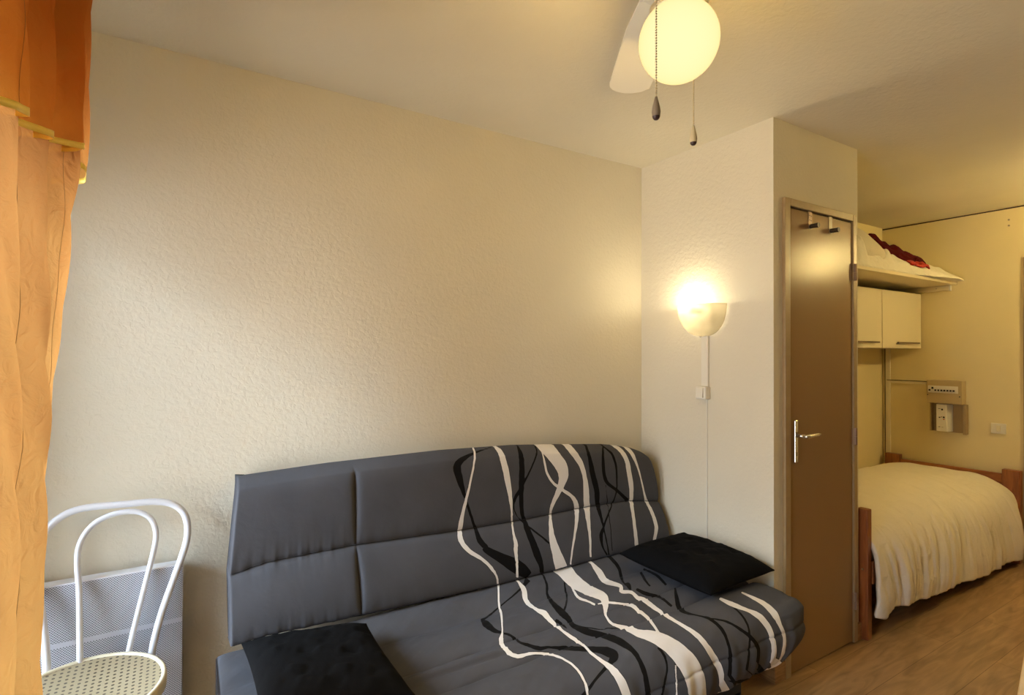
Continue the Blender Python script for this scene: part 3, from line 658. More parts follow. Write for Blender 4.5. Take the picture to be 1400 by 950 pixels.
     [(1.3649,-0.02),(1.3649,0.0204),(1.3605,0.036),(1.3539,0.0513),(1.3495,0.0667),(1.345,0.0794),(1.3384,0.0916),(1.3318,0.1029),(1.3229,0.1135),(1.3185,0.1224),(1.3163,0.132),(1.3141,0.146),(1.2964,0.1839),(1.2854,0.2117),(1.2721,0.2448),(1.2633,0.2682),(1.2633,0.2829),(1.2633,0.2964),(1.2633,0.3078),(1.2588,0.3236),(1.2588,0.3347),(1.2566,0.3441),(1.2588,0.3516),(1.2566,0.3601),(1.2566,0.3665),(1.239,0.3921),(1.2301,0.4091),(1.2301,0.4216),(1.2323,0.4382),(1.2345,0.4549),(1.2412,0.468),(1.25,0.4766),(1.2588,0.4835),(1.2677,0.4903),(1.2765,0.4998),(1.2854,0.507),(1.2964,0.5131),(1.2832,0.5484),(1.2898,0.561),(1.2898,0.5776),(1.2898,0.595),(1.2898,0.6116),(1.2876,0.6284),(1.2832,0.6445),(1.281,0.6583),(1.281,0.6666),(1.281,0.6745),(1.281,0.6838),(1.2765,0.6956),(1.2743,0.7085),(1.2721,0.7211),(1.2699,0.7355),(1.2677,0.7477),(1.2655,0.7617),(1.2633,0.7753),(1.2633,0.7906),(1.2633,0.8055),(1.2617,0.8254),(1.2602,0.8453),(1.2587,0.8653),(1.2572,0.8852),(1.2556,0.9052),(1.2541,0.9251),(1.2526,0.9451),(1.2511,0.965),(1.2495,0.9849),(1.248,1.0049),(1.2465,1.0248),(1.245,1.0448),(1.2434,1.0647),(1.2419,1.0846),(1.2404,1.1046)]),
    ('b', 'b', [(1.417,-0.06),(1.417,0.008),(1.4103,0.022),(1.4081,0.0361),(1.4036,0.0501),(1.3991,0.0641),(1.3901,0.0802),(1.3856,0.0962),(1.3789,0.1142),(1.3721,0.1363),(1.3632,0.1583),(1.3542,0.1864),(1.343,0.2124),(1.3317,0.2385),(1.3205,0.2585),(1.3138,0.2766),(1.3048,0.2906),(1.2958,0.3046),(1.2891,0.3166),(1.2801,0.3287),(1.2734,0.3387),(1.2666,0.3487),(1.2622,0.3587),(1.2577,0.3707),(1.2554,0.3788),(1.2532,0.3888),(1.2532,0.4008),(1.2532,0.4108),(1.2554,0.4228),(1.2599,0.4349),(1.2644,0.4469),(1.2689,0.4589),(1.2756,0.4689),(1.2824,0.479),(1.2913,0.491),(1.3003,0.503),(1.3026,0.515),(1.3093,0.5271),(1.316,0.5431),(1.325,0.5591),(1.334,0.5772),(1.343,0.5992),(1.3542,0.6212),(1.3654,0.6433),(1.3766,0.6633),(1.3856,0.6834),(1.3923,0.7014),(1.4013,0.7194),(1.4103,0.7375)],
     [(1.4283,-0.06),(1.4283,0.004),(1.4193,0.02),(1.4148,0.0341),(1.4126,0.0481),(1.4058,0.0641),(1.3991,0.0822),(1.3923,0.1002),(1.3856,0.1202),(1.3789,0.1403),(1.3699,0.1643),(1.3609,0.1904),(1.3497,0.2184),(1.3385,0.2445),(1.3295,0.2645),(1.3205,0.2826),(1.3138,0.2986),(1.3071,0.3126),(1.3003,0.3267),(1.2936,0.3387),(1.2868,0.3487),(1.2801,0.3607),(1.2756,0.3687),(1.2711,0.3788),(1.2689,0.3868),(1.2644,0.3948),(1.2622,0.4028),(1.2622,0.4108),(1.2622,0.4228),(1.2644,0.4349),(1.2689,0.4449),(1.2734,0.4569),(1.2779,0.4669),(1.2846,0.477),(1.2936,0.487),(1.3071,0.499),(1.3093,0.509),(1.316,0.521),(1.3228,0.5351),(1.3295,0.5511),(1.3407,0.5691),(1.3497,0.5892),(1.3609,0.6112),(1.3721,0.6333),(1.3834,0.6553),(1.3923,0.6733),(1.4013,0.6914),(1.4081,0.7094),(1.417,0.7275)]),
    ('b', 's', [(1.4489,-0.02),(1.4489,0.0498),(1.4379,0.0667),(1.4268,0.0825),(1.4158,0.0974),(1.4069,0.1122),(1.4003,0.1237),(1.3937,0.1354),(1.387,0.1495),(1.3694,0.1767),(1.3605,0.1901),(1.345,0.2117),(1.3163,0.2472),(1.2964,0.2701),(1.2854,0.2829),(1.2743,0.2914),(1.2677,0.2981),(1.2633,0.303),(1.2566,0.3078),(1.2522,0.311),(1.2456,0.3173)],
     [(1.4534,-0.02),(1.4534,0.0528),(1.4423,0.0699),(1.4335,0.084),(1.4224,0.1001),(1.4136,0.1135),(1.4091,0.1249),(1.4025,0.1354),(1.3959,0.1486),(1.3782,0.1767),(1.3649,0.1946),(1.3428,0.2246),(1.3163,0.2583),(1.3008,0.2757),(1.2876,0.2897),(1.2787,0.2981),(1.2699,0.3062),(1.2633,0.3126),(1.2566,0.3173),(1.2522,0.3189),(1.2456,0.3236)]),
    ('b', 's', [(1.1881,0.3486),(1.1903,0.3516),(1.1925,0.353),(1.1948,0.3545),(1.197,0.3559),(1.2014,0.3587),(1.2036,0.3601),(1.1859,0.3929),(1.1815,0.4066),(1.1815,0.4145),(1.1815,0.4231),(1.1815,0.4305)],
     [(1.2014,0.3394),(1.2036,0.3425),(1.2058,0.3456),(1.208,0.3471),(1.208,0.3516),(1.2102,0.3545),(1.2124,0.3573),(1.2146,0.3614),(1.197,0.3938),(1.1925,0.4066),(1.1881,0.4187),(1.1859,0.4275)]),
    ('b', 's', [(1.2102,0.4305),(1.2146,0.4336),(1.2169,0.4382),(1.2191,0.4428),(1.2235,0.4489),(1.2279,0.4581),(1.239,0.4663),(1.2544,0.4749),(1.2677,0.4852),(1.281,0.4935),(1.2898,0.4983),(1.2942,0.4998),(1.2986,0.4998),(1.3008,0.4998),(1.3075,0.4998),(1.3163,0.5013),(1.3252,0.5056),(1.3384,0.5083),(1.3517,0.5108),(1.3649,0.5131)],
     [(1.2169,0.4231),(1.2213,0.426),(1.2235,0.4305),(1.2279,0.4336),(1.2301,0.4412),(1.2345,0.4504),(1.2434,0.4613),(1.2588,0.4714),(1.2721,0.4801),(1.2832,0.4903),(1.292,0.4952),(1.2964,0.4967),(1.3008,0.4952),(1.3031,0.4952),(1.3097,0.4952),(1.3185,0.4983),(1.3296,0.5013),(1.3406,0.5056),(1.3539,0.5083),(1.3672,0.5108)]),
    ('w', 'b', [(1.4372,-0.06),(1.4372,0.0321),(1.4283,0.0581),(1.4238,0.0802),(1.4238,0.1042),(1.4238,0.1283),(1.4238,0.1523),(1.426,0.1764),(1.4283,0.2004),(1.4305,0.2224),(1.435,0.2425),(1.4417,0.2605),(1.4485,0.2786),(1.4552,0.2926),(1.4642,0.3066),(1.4732,0.3206),(1.4821,0.3307),(1.4934,0.3407),(1.5001,0.3487),(1.5068,0.3547),(1.5113,0.3587),(1.5158,0.3647),(1.5225,0.3687),(1.5293,0.3768),(1.5405,0.3868),(1.5517,0.3968),(1.5629,0.4068),(1.5697,0.4148),(1.5742,0.4228),(1.5787,0.4329),(1.5832,0.4409),(1.5854,0.4489),(1.5876,0.4569),(1.5899,0.4649),(1.5921,0.477),(1.5966,0.491),(1.5966,0.507),(1.5876,0.5271),(1.5832,0.5511),(1.5764,0.5792),(1.5719,0.6052),(1.5652,0.6353),(1.5585,0.6653),(1.5517,0.6954),(1.545,0.7295),(1.536,0.7675),(1.5293,0.8056),(1.5225,0.8417),(1.5181,0.8758),(1.5136,0.9078),(1.5113,0.9359),(1.5091,0.9659)],
     [(1.444,-0.06),(1.444,0.0301),(1.4372,0.0541),(1.4305,0.0782),(1.4305,0.1022),(1.4328,0.1263),(1.435,0.1503),(1.4372,0.1743),(1.4395,0.1984),(1.4417,0.2184),(1.4462,0.2365),(1.453,0.2545),(1.4597,0.2705),(1.4664,0.2846),(1.4754,0.2986),(1.4821,0.3086),(1.4934,0.3186),(1.5023,0.3287),(1.5113,0.3367),(1.5158,0.3427),(1.5203,0.3447),(1.5248,0.3487),(1.5315,0.3547),(1.5405,0.3627),(1.5517,0.3707),(1.5629,0.3808),(1.5742,0.3928),(1.5832,0.4028),(1.5921,0.4128),(1.5989,0.4228),(1.6034,0.4329),(1.6101,0.4429),(1.6123,0.4549),(1.6168,0.4649),(1.6191,0.479),(1.6258,0.495),(1.6191,0.511),(1.6101,0.5331),(1.6034,0.5591),(1.5966,0.5872),(1.5876,0.6152),(1.5809,0.6433),(1.5719,0.6733),(1.5629,0.7034),(1.5562,0.7375),(1.5472,0.7735),(1.5383,0.8116),(1.5315,0.8477),(1.527,0.8818),(1.5225,0.9118),(1.5181,0.9419),(1.5181,0.9719)]),
    ('w', 'b', [(1.4238,-0.06),(1.4238,0.0401),(1.426,0.0601),(1.4305,0.0782),(1.4372,0.0962),(1.4462,0.1162),(1.4552,0.1383),(1.4664,0.1603),(1.4754,0.1804),(1.4844,0.1984),(1.4889,0.2124),(1.4956,0.2265),(1.4979,0.2365),(1.5023,0.2485),(1.5023,0.2605),(1.5046,0.2725),(1.5046,0.2846),(1.5023,0.2986),(1.5001,0.3126),(1.4956,0.3287),(1.4911,0.3447),(1.4844,0.3607),(1.4799,0.3768),(1.4732,0.3928),(1.4664,0.4068),(1.4619,0.4228),(1.4552,0.4389),(1.453,0.4509),(1.4507,0.4609),(1.4507,0.4709),(1.4507,0.481),(1.453,0.493),(1.4485,0.509),(1.4417,0.5251),(1.435,0.5471),(1.4305,0.5691),(1.4283,0.5952),(1.4238,0.6232),(1.4193,0.6513),(1.417,0.6814),(1.4148,0.7114),(1.4148,0.7435),(1.4148,0.7735),(1.417,0.8056),(1.4193,0.8377),(1.4193,0.8697),(1.4215,0.9058),(1.426,0.9439),(1.4305,0.982)],
     [(1.5136,-0.06),(1.5136,0.0),(1.5248,0.0),(1.5293,0.002),(1.5225,0.024),(1.5225,0.0481),(1.5225,0.0721),(1.527,0.0982),(1.536,0.1242),(1.5472,0.1523),(1.554,0.1784),(1.5585,0.2024),(1.5607,0.2244),(1.5607,0.2465),(1.5607,0.2665),(1.5562,0.2866),(1.5495,0.3046),(1.5427,0.3186),(1.536,0.3327),(1.5293,0.3487),(1.5203,0.3647),(1.5113,0.3788),(1.5046,0.3928),(1.4956,0.4068),(1.4866,0.4208),(1.4799,0.4349),(1.4732,0.4489),(1.4687,0.4589),(1.4664,0.4689),(1.4642,0.4749),(1.4642,0.485),(1.4687,0.499),(1.4619,0.511),(1.4552,0.5291),(1.453,0.5511),(1.4507,0.5752),(1.4485,0.5992),(1.4485,0.6273),(1.4462,0.6553),(1.4485,0.6834),(1.4507,0.7114),(1.453,0.7395),(1.4574,0.7675),(1.4619,0.7996),(1.4664,0.8317),(1.4732,0.8637),(1.4799,0.8998),(1.4866,0.9359),(1.4956,0.976)]),
    ('w', 's', [(1.4246,-0.02),(1.4246,0.0558),(1.4246,0.073),(1.4268,0.0901),(1.429,0.1096),(1.4379,0.1261),(1.4445,0.146),(1.429,0.1946),(1.4246,0.2246),(1.4091,0.2643),(1.4114,0.2793),(1.418,0.288),(1.4202,0.2964),(1.4224,0.3046),(1.4268,0.311),(1.429,0.3157),(1.429,0.3189),(1.429,0.322),(1.429,0.3252),(1.4246,0.3331),(1.4202,0.3425),(1.4158,0.3516),(1.4091,0.3614),(1.4047,0.369),(1.3981,0.3773),(1.3605,0.4245),(1.3495,0.4428),(1.3428,0.4565),(1.3384,0.468),(1.3362,0.4766),(1.3362,0.4835),(1.3384,0.4886),(1.3384,0.4952),(1.3428,0.4983),(1.3495,0.5042),(1.3583,0.5108),(1.3627,0.5227),(1.3428,0.563),(1.3428,0.5754),(1.3406,0.5885),(1.3406,0.5972),(1.3406,0.6076),(1.3428,0.6192),(1.345,0.6338),(1.3495,0.6463),(1.3539,0.6549),(1.3583,0.6649),(1.3627,0.6761),(1.3672,0.6883),(1.3738,0.6985),(1.3804,0.7085),(1.3848,0.7183),(1.3893,0.7311),(1.3915,0.7431),(1.3937,0.7555),(1.3981,0.7648),(1.4003,0.7753),(1.4025,0.7852),(1.4091,0.7988),(1.4091,0.8068),(1.4091,0.8161),(1.4114,0.8278),(1.4114,0.842),(1.5351,1.0028),(1.5459,1.0196),(1.5568,1.0365),(1.5676,1.0533),(1.5784,1.0701),(1.5892,1.0869),(1.6,1.1038),(1.6108,1.1206),(1.6216,1.1374),(1.6324,1.1542),(1.6433,1.1711),(1.6541,1.1879),(1.6649,1.2047),(1.6757,1.2215),(1.6865,1.2384),(1.6973,1.2552)],
     [(1.5241,-0.02),(1.5241,0.009),(1.513,0.0373),(1.5086,0.0558),(1.5086,0.0699),(1.5108,0.0856),(1.513,0.1042),(1.5197,0.1212),(1.5241,0.1366),(1.5197,0.1595),(1.5108,0.1839),(1.5086,0.2017),(1.502,0.222),(1.4931,0.2472),(1.4887,0.2624),(1.4865,0.2775),(1.4821,0.2948),(1.4755,0.3126),(1.4666,0.3268),(1.4578,0.3379),(1.4467,0.3486),(1.4379,0.3587),(1.4268,0.3678),(1.418,0.3745),(1.3848,0.4104),(1.3694,0.4275),(1.3583,0.4428),(1.3539,0.4534),(1.3495,0.4646),(1.3495,0.4731),(1.3495,0.4783),(1.3495,0.4835),(1.3517,0.4869),(1.3561,0.4903),(1.3627,0.4952),(1.3738,0.4998),(1.3848,0.5056),(1.3959,0.512),(1.4003,0.5254),(1.3826,0.5591),(1.3848,0.567),(1.3848,0.5754),(1.3915,0.5819),(1.3959,0.5907),(1.4069,0.5972),(1.418,0.6056),(1.4268,0.6192),(1.4335,0.6356),(1.4379,0.6515),(1.4445,0.6682),(1.4511,0.6823),(1.46,0.6956),(1.4666,0.7099),(1.471,0.7268),(1.4799,0.7415),(1.4865,0.7571),(1.4909,0.7724),(1.4953,0.7893),(1.502,0.8068),(1.5042,0.8226),(1.5064,0.8407),(1.5086,0.8575),(1.5152,0.8773),(1.5263,0.9004),(1.5318,0.9196),(1.5372,0.9388),(1.5427,0.9581),(1.5482,0.9773),(1.5536,0.9966),(1.5591,1.0158),(1.5646,1.035),(1.57,1.0543),(1.5755,1.0735),(1.581,1.0927),(1.5864,1.112),(1.5919,1.1312),(1.5974,1.1505),(1.6028,1.1697),(1.6083,1.1889)]),
    ('w', 's', [(1.4357,0.1224),(1.4335,0.1343),(1.4224,0.156),(1.4003,0.1923),(1.387,0.2194),(1.3672,0.2541),(1.3605,0.2757),(1.3627,0.2863),(1.3672,0.2931),(1.3716,0.3013),(1.376,0.3062),(1.3782,0.3126),(1.3804,0.3205),(1.3804,0.3268),(1.3826,0.3331),(1.387,0.3379)],
     [(1.4445,0.1212),(1.4423,0.1332),(1.4357,0.1511),(1.4158,0.1859),(1.4025,0.2117),(1.3937,0.2323),(1.3826,0.2562),(1.3782,0.272),(1.3804,0.2811),(1.3848,0.2897),(1.387,0.2981),(1.3893,0.3046),(1.3915,0.3126),(1.3915,0.3189),(1.3937,0.3252),(1.3959,0.3316)]),
    ('w', 's', [(1.4003,0.3379),(1.4114,0.3394),(1.4224,0.3425),(1.4335,0.3441),(1.4445,0.3471),(1.4556,0.3516),(1.4644,0.3601),(1.4777,0.3665),(1.4887,0.3724),(1.4998,0.3773),(1.4843,0.4091),(1.4843,0.4201),(1.4843,0.4305),(1.4821,0.4412),(1.4799,0.4504),(1.4799,0.4597),(1.4799,0.468),(1.4777,0.4766),(1.4799,0.4818),(1.4953,0.4801),(1.4976,0.4766),(1.4909,0.4801),(1.4843,0.4783),(1.4865,0.4835),(1.4887,0.4935),(1.4909,0.5028),(1.4909,0.5152),(1.4578,0.561),(1.4445,0.5863),(1.4335,0.6096),(1.418,0.6356),(1.4091,0.6566)],
     [(1.4047,0.3331),(1.4158,0.3331),(1.4268,0.3347),(1.4401,0.3347),(1.4534,0.3363),(1.4644,0.341),(1.4755,0.3486),(1.4865,0.3573),(1.4976,0.364),(1.5086,0.3701),(1.5197,0.3724),(1.5307,0.3734),(1.5219,0.3966),(1.5174,0.4131),(1.5108,0.432),(1.4998,0.4534),(1.4976,0.4646),(1.4953,0.4714),(1.4953,0.4749),(1.4821,0.4749),(1.4821,0.4749),(1.4931,0.4663),(1.502,0.4714),(1.5042,0.4766),(1.5064,0.4852),(1.5086,0.4967),(1.5086,0.5096),(1.4755,0.5553),(1.4578,0.5841),(1.4467,0.6056),(1.4335,0.6302),(1.418,0.6549)]),
    ('w', 'b', [(1.5832,-0.06),(1.5832,0.016),(1.5787,0.0401),(1.5809,0.0601),(1.5809,0.0822),(1.5876,0.1042),(1.5966,0.1263),(1.6034,0.1483),(1.6123,0.1703),(1.6213,0.1904),(1.628,0.2104),(1.6325,0.2305),(1.637,0.2525),(1.6415,0.2725),(1.6438,0.2946),(1.646,0.3166),(1.646,0.3367),(1.646,0.3587),(1.646,0.3808),(1.646,0.4008),(1.646,0.4228),(1.646,0.4449),(1.6482,0.4669),(1.6527,0.493),(1.6482,0.519),(1.6438,0.5491),(1.6393,0.5812),(1.6393,0.6132),(1.637,0.6453),(1.6348,0.6774),(1.6348,0.7114),(1.6325,0.7475),(1.6303,0.7876),(1.628,0.8357),(1.6236,0.8878),(1.6236,0.9439)],
     [(1.628,-0.06),(1.628,0.0),(1.6303,0.004),(1.6258,0.0261),(1.6258,0.0481),(1.6258,0.0721),(1.6303,0.0942),(1.6348,0.1202),(1.6438,0.1463),(1.6505,0.1723),(1.655,0.1984),(1.6595,0.2224),(1.664,0.2465),(1.6662,0.2685),(1.6684,0.2926),(1.6729,0.3146),(1.6752,0.3367),(1.6774,0.3607),(1.6797,0.3828),(1.6797,0.4048),(1.6819,0.4269),(1.6819,0.4489),(1.6842,0.4709),(1.6954,0.499),(1.6797,0.521),(1.6729,0.5511),(1.6662,0.5832),(1.6617,0.6172),(1.6572,0.6493),(1.6527,0.6814),(1.6505,0.7134),(1.646,0.7495),(1.6438,0.7916),(1.6393,0.8397),(1.6348,0.8918),(1.6348,0.9479)]),
    ('w', 's', [(1.6191,-0.02),(1.6191,0.0281),(1.6103,0.0484),(1.6036,0.0651),(1.6014,0.0794),(1.5992,0.0916),(1.597,0.1042),(1.5926,0.1174),(1.5904,0.1332),(1.5882,0.1519),(1.5661,0.1993),(1.5705,0.222),(1.5727,0.2448),(1.5749,0.2643),(1.5727,0.2757),(1.5683,0.2793),(1.5594,0.288),(1.544,0.3046),(1.5418,0.3189),(1.5506,0.3252),(1.5594,0.33),(1.5705,0.3331),(1.5749,0.3394),(1.5771,0.3456),(1.5749,0.3545),(1.5749,0.3627),(1.5771,0.369),(1.5838,0.3734),(1.5749,0.3912),(1.5838,0.3872),(1.5639,0.4145),(1.5594,0.426),(1.555,0.4412),(1.5506,0.4581),(1.5528,0.4697),(1.555,0.4835),(1.5617,0.4952),(1.5661,0.5083),(1.5373,0.5553),(1.5329,0.5776),(1.5351,0.595),(1.5329,0.6155),(1.5285,0.6356),(1.5285,0.6515),(1.5263,0.6682),(1.5263,0.6823),(1.5285,0.6912),(1.5307,0.7014),(1.5351,0.7099),(1.5351,0.7197),(1.5373,0.7296),(1.5395,0.74),(1.5418,0.7493),(1.544,0.7602),(1.5484,0.7724),(1.5528,0.7838),(1.5617,0.7974),(1.5661,0.8068),(1.5705,0.8147),(1.5749,0.8239),(1.5771,0.8317),(1.5793,0.8394),(1.5815,0.8484),(1.5838,0.8588),(1.586,0.8692),(1.5882,0.8815),(1.67,0.9897),(1.6014,0.9161),(1.6073,0.9352),(1.6132,0.9543),(1.6191,0.9734),(1.625,0.9925),(1.6309,1.0116),(1.6368,1.0307),(1.6427,1.0499),(1.6486,1.069),(1.6545,1.0881),(1.6604,1.1072),(1.6663,1.1263),(1.6722,1.1454),(1.6781,1.1645),(1.684,1.1836),(1.6899,1.2027)],
     [(1.6368,-0.02),(1.6368,0.0204),(1.6346,0.0386),(1.6346,0.0543),(1.6368,0.0667),(1.639,0.0794),(1.6368,0.0945),(1.6324,0.1082),(1.628,0.1224),(1.6257,0.132),(1.628,0.1441),(1.6235,0.1708),(1.6191,0.2017),(1.6169,0.2272),(1.6014,0.2604),(1.5838,0.2846),(1.5705,0.2981),(1.5683,0.2997),(1.5683,0.2981),(1.5727,0.303),(1.5815,0.3078),(1.5904,0.3141),(1.5992,0.3205),(1.5992,0.3331),(1.597,0.3456),(1.597,0.3545),(1.597,0.3601),(1.6014,0.3614),(1.6059,0.3627),(1.6103,0.3653),(1.6169,0.3701),(1.6213,0.3773),(1.5948,0.4173),(1.586,0.4382),(1.5793,0.4581),(1.5793,0.4714),(1.5815,0.4869),(1.5838,0.5013),(1.5749,0.5291),(1.555,0.565),(1.555,0.5841),(1.5528,0.6035),(1.5484,0.6265),(1.5484,0.6428),(1.5484,0.6583),(1.5484,0.673),(1.5506,0.6853),(1.555,0.6956),(1.5572,0.7057),(1.5594,0.7169),(1.5617,0.7268),(1.5639,0.737),(1.5705,0.7493),(1.5749,0.7602),(1.5793,0.7724),(1.586,0.7838),(1.5904,0.7947),(1.5948,0.8041),(1.597,0.8121),(1.5992,0.8226),(1.6014,0.833),(1.6036,0.8433),(1.6036,0.8523),(1.6036,0.8627),(1.7164,1.0017),(1.6125,0.8901),(1.6788,0.9741),(1.6456,0.9475),(1.6545,0.9655),(1.6634,0.9834),(1.6722,1.0013),(1.6811,1.0192),(1.69,1.0372),(1.6989,1.0551),(1.7077,1.073),(1.7166,1.0909),(1.7255,1.1089),(1.7343,1.1268),(1.7432,1.1447),(1.7521,1.1626),(1.7609,1.1806),(1.7698,1.1985),(1.7787,1.2164)]),
    ('b', 'b', [(1.7089,-0.06),(1.7089,0.014),(1.6954,0.0441),(1.6864,0.0741),(1.6819,0.1042),(1.6842,0.1343),(1.6842,0.1623),(1.6842,0.1924),(1.6864,0.2224),(1.6864,0.2505),(1.6909,0.2806),(1.6954,0.3086),(1.6999,0.3367),(1.7066,0.3647),(1.7111,0.3888),(1.7133,0.4108),(1.7133,0.4309),(1.7156,0.4529),(1.7178,0.4749),(1.7291,0.501),(1.7201,0.523),(1.7201,0.5491),(1.7201,0.5752),(1.7223,0.5992),(1.7223,0.6212),(1.7223,0.6433),(1.7246,0.6653),(1.7246,0.6914),(1.7246,0.7255),(1.7268,0.7675),(1.7268,0.8096),(1.7291,0.8517),(1.7313,0.8878),(1.7313,0.9178),(1.7335,0.9439),(1.7358,0.9719)],
     [(1.7268,-0.06),(1.7268,0.008),(1.7133,0.0381),(1.7044,0.0661),(1.7021,0.0962),(1.7044,0.1263),(1.7066,0.1583),(1.7111,0.1884),(1.7156,0.2184),(1.7178,0.2465),(1.7223,0.2745),(1.7268,0.3026),(1.7335,0.3307),(1.738,0.3607),(1.7425,0.3868),(1.7448,0.4128),(1.7448,0.4349),(1.7448,0.4569),(1.7448,0.477),(1.756,0.499),(1.7448,0.519),(1.7425,0.5451),(1.7403,0.5711),(1.738,0.5972),(1.738,0.6192),(1.7358,0.6413),(1.7358,0.6633),(1.7358,0.6914),(1.7335,0.7255),(1.7335,0.7675),(1.7358,0.8096),(1.7358,0.8517),(1.738,0.8878),(1.7403,0.9178),(1.7403,0.9459),(1.7448,0.9739)]),
    ('b', 'b', [(1.8188,-0.06),(1.8188,0.018),(1.7964,0.0501),(1.7807,0.0802),(1.774,0.1102),(1.7695,0.1403),(1.7672,0.1703),(1.765,0.2024),(1.765,0.2325),(1.765,0.2605),(1.7672,0.2846),(1.7695,0.3026),(1.7717,0.3186),(1.7762,0.3327),(1.7829,0.3467),(1.7919,0.3607),(1.8031,0.3727),(1.8166,0.3848),(1.8301,0.3968),(1.8435,0.4088),(1.857,0.4228),(1.8727,0.4409),(1.8884,0.4609),(1.9086,0.483),(1.9243,0.507)],
     [(1.8278,-0.06),(1.8278,0.018),(1.8076,0.0501),(1.7942,0.0802),(1.7874,0.1122),(1.7852,0.1403),(1.7852,0.1703),(1.7852,0.2024),(1.7852,0.2325),(1.7852,0.2585),(1.7874,0.2826),(1.7897,0.2986),(1.7942,0.3126),(1.7964,0.3246),(1.8009,0.3347),(1.8076,0.3467),(1.8166,0.3567),(1.8278,0.3687),(1.8413,0.3808),(1.8548,0.3928),(1.8705,0.4088),(1.8862,0.4269),(1.9041,0.4469),(1.9221,0.4669),(1.9401,0.485)]),
    ('b', 'b', [(1.8166,-0.06),(1.8166,0.0381),(1.8188,0.0541),(1.8211,0.0721),(1.8256,0.0882),(1.8323,0.1062),(1.8368,0.1263),(1.839,0.1483),(1.8435,0.1723),(1.848,0.1964),(1.8503,0.2224),(1.8525,0.2505),(1.8525,0.2806),(1.8525,0.3106),(1.8525,0.3347),(1.8525,0.3587),(1.8525,0.3788),(1.8503,0.3968),(1.848,0.4168),(1.8435,0.4389),(1.8368,0.4629),(1.8301,0.487),(1.8166,0.513),(1.7964,0.5431),(1.7784,0.5752),(1.7605,0.6092),(1.7448,0.6413),(1.7335,0.6713),(1.7223,0.6954),(1.7111,0.7154),(1.7021,0.7355),(1.6954,0.7575),(1.6931,0.7836),(1.6931,0.8096),(1.6954,0.8357),(1.6976,0.8617),(1.7021,0.8878),(1.7089,0.9158),(1.7156,0.9419),(1.7246,0.9699)],
     [(1.8278,-0.06),(1.8278,0.0281),(1.8301,0.0441),(1.8346,0.0581),(1.8413,0.0721),(1.8458,0.0902),(1.8503,0.1142),(1.8548,0.1403),(1.857,0.1663),(1.8615,0.1924),(1.8637,0.2204),(1.8637,0.2505),(1.8637,0.2806),(1.8637,0.3106),(1.8615,0.3367),(1.8615,0.3587),(1.8615,0.3788),(1.8593,0.3988),(1.857,0.4208),(1.8503,0.4429),(1.8435,0.4669),(1.839,0.493),(1.8211,0.519),(1.8031,0.5491),(1.7852,0.5812),(1.7695,0.6172),(1.7537,0.6493),(1.7425,0.6794),(1.7335,0.7054),(1.7268,0.7275),(1.7201,0.7495),(1.7156,0.7675),(1.7133,0.7896),(1.7111,0.8116),(1.7089,0.8357),(1.7089,0.8597),(1.7111,0.8858),(1.7156,0.9118),(1.7246,0.9379),(1.7335,0.9679)]),
    ('b', 'b', [(1.7829,0.3587),(1.7852,0.3888),(1.7874,0.4168),(1.7897,0.4469),(1.7942,0.477),(1.7964,0.509),(1.7874,0.5451),(1.7807,0.5832),(1.7762,0.6232),(1.7717,0.6653),(1.7695,0.7114),(1.765,0.7615),(1.7605,0.8176),(1.7582,0.8758),(1.7582,0.9359)],
     [(1.7874,0.3587),(1.7874,0.3888),(1.7897,0.4168),(1.7942,0.4469),(1.7986,0.477),(1.8009,0.509),(1.7897,0.5451),(1.7852,0.5832),(1.7807,0.6232),(1.7762,0.6653),(1.774,0.7114),(1.7695,0.7635),(1.765,0.8176),(1.7627,0.8778),(1.7627,0.9379)]),
    ('w', 'b', [(1.8907,-0.06),(1.8907,0.006),(1.8884,0.022),(1.8907,0.0361),(1.8952,0.0501),(1.8952,0.0661),(1.8974,0.0822),(1.9019,0.1042),(1.9086,0.1263),(1.9154,0.1503),(1.9199,0.1743),(1.9243,0.2004),(1.9243,0.2305),(1.9266,0.2605),(1.9288,0.2886),(1.9311,0.3146),(1.9333,0.3387),(1.9356,0.3627),(1.9378,0.3868),(1.9401,0.4108),(1.9401,0.4329),(1.9401,0.4569),(1.9423,0.483),(1.9401,0.511),(1.9311,0.5431),(1.9266,0.5772),(1.9243,0.6112),(1.9199,0.6473),(1.9176,0.6854),(1.9131,0.7234),(1.9109,0.7615),(1.9086,0.8016),(1.9064,0.8397),(1.9064,0.8818),(1.9041,0.9218),(1.9064,0.9599)],
     [(1.9131,-0.06),(1.9131,0.0),(1.9333,0.0),(1.9535,0.0),(1.949,0.01),(1.949,0.0261),(1.9468,0.0481),(1.9423,0.0721),(1.9445,0.0982),(1.949,0.1283),(1.9535,0.1583),(1.958,0.1884),(1.9603,0.2204),(1.9603,0.2505),(1.9625,0.2786),(1.9648,0.3046),(1.967,0.3307),(1.9692,0.3567),(1.9692,0.3828),(1.9692,0.4088),(1.967,0.4329),(1.967,0.4569),(1.967,0.481),(1.967,0.509),(1.9558,0.5391),(1.949,0.5752),(1.9445,0.6112),(1.9401,0.6473),(1.9378,0.6854),(1.9333,0.7255),(1.9311,0.7655),(1.9311,0.8036),(1.9288,0.8437),(1.9288,0.8858),(1.9288,0.9279),(1.9311,0.9679)]),
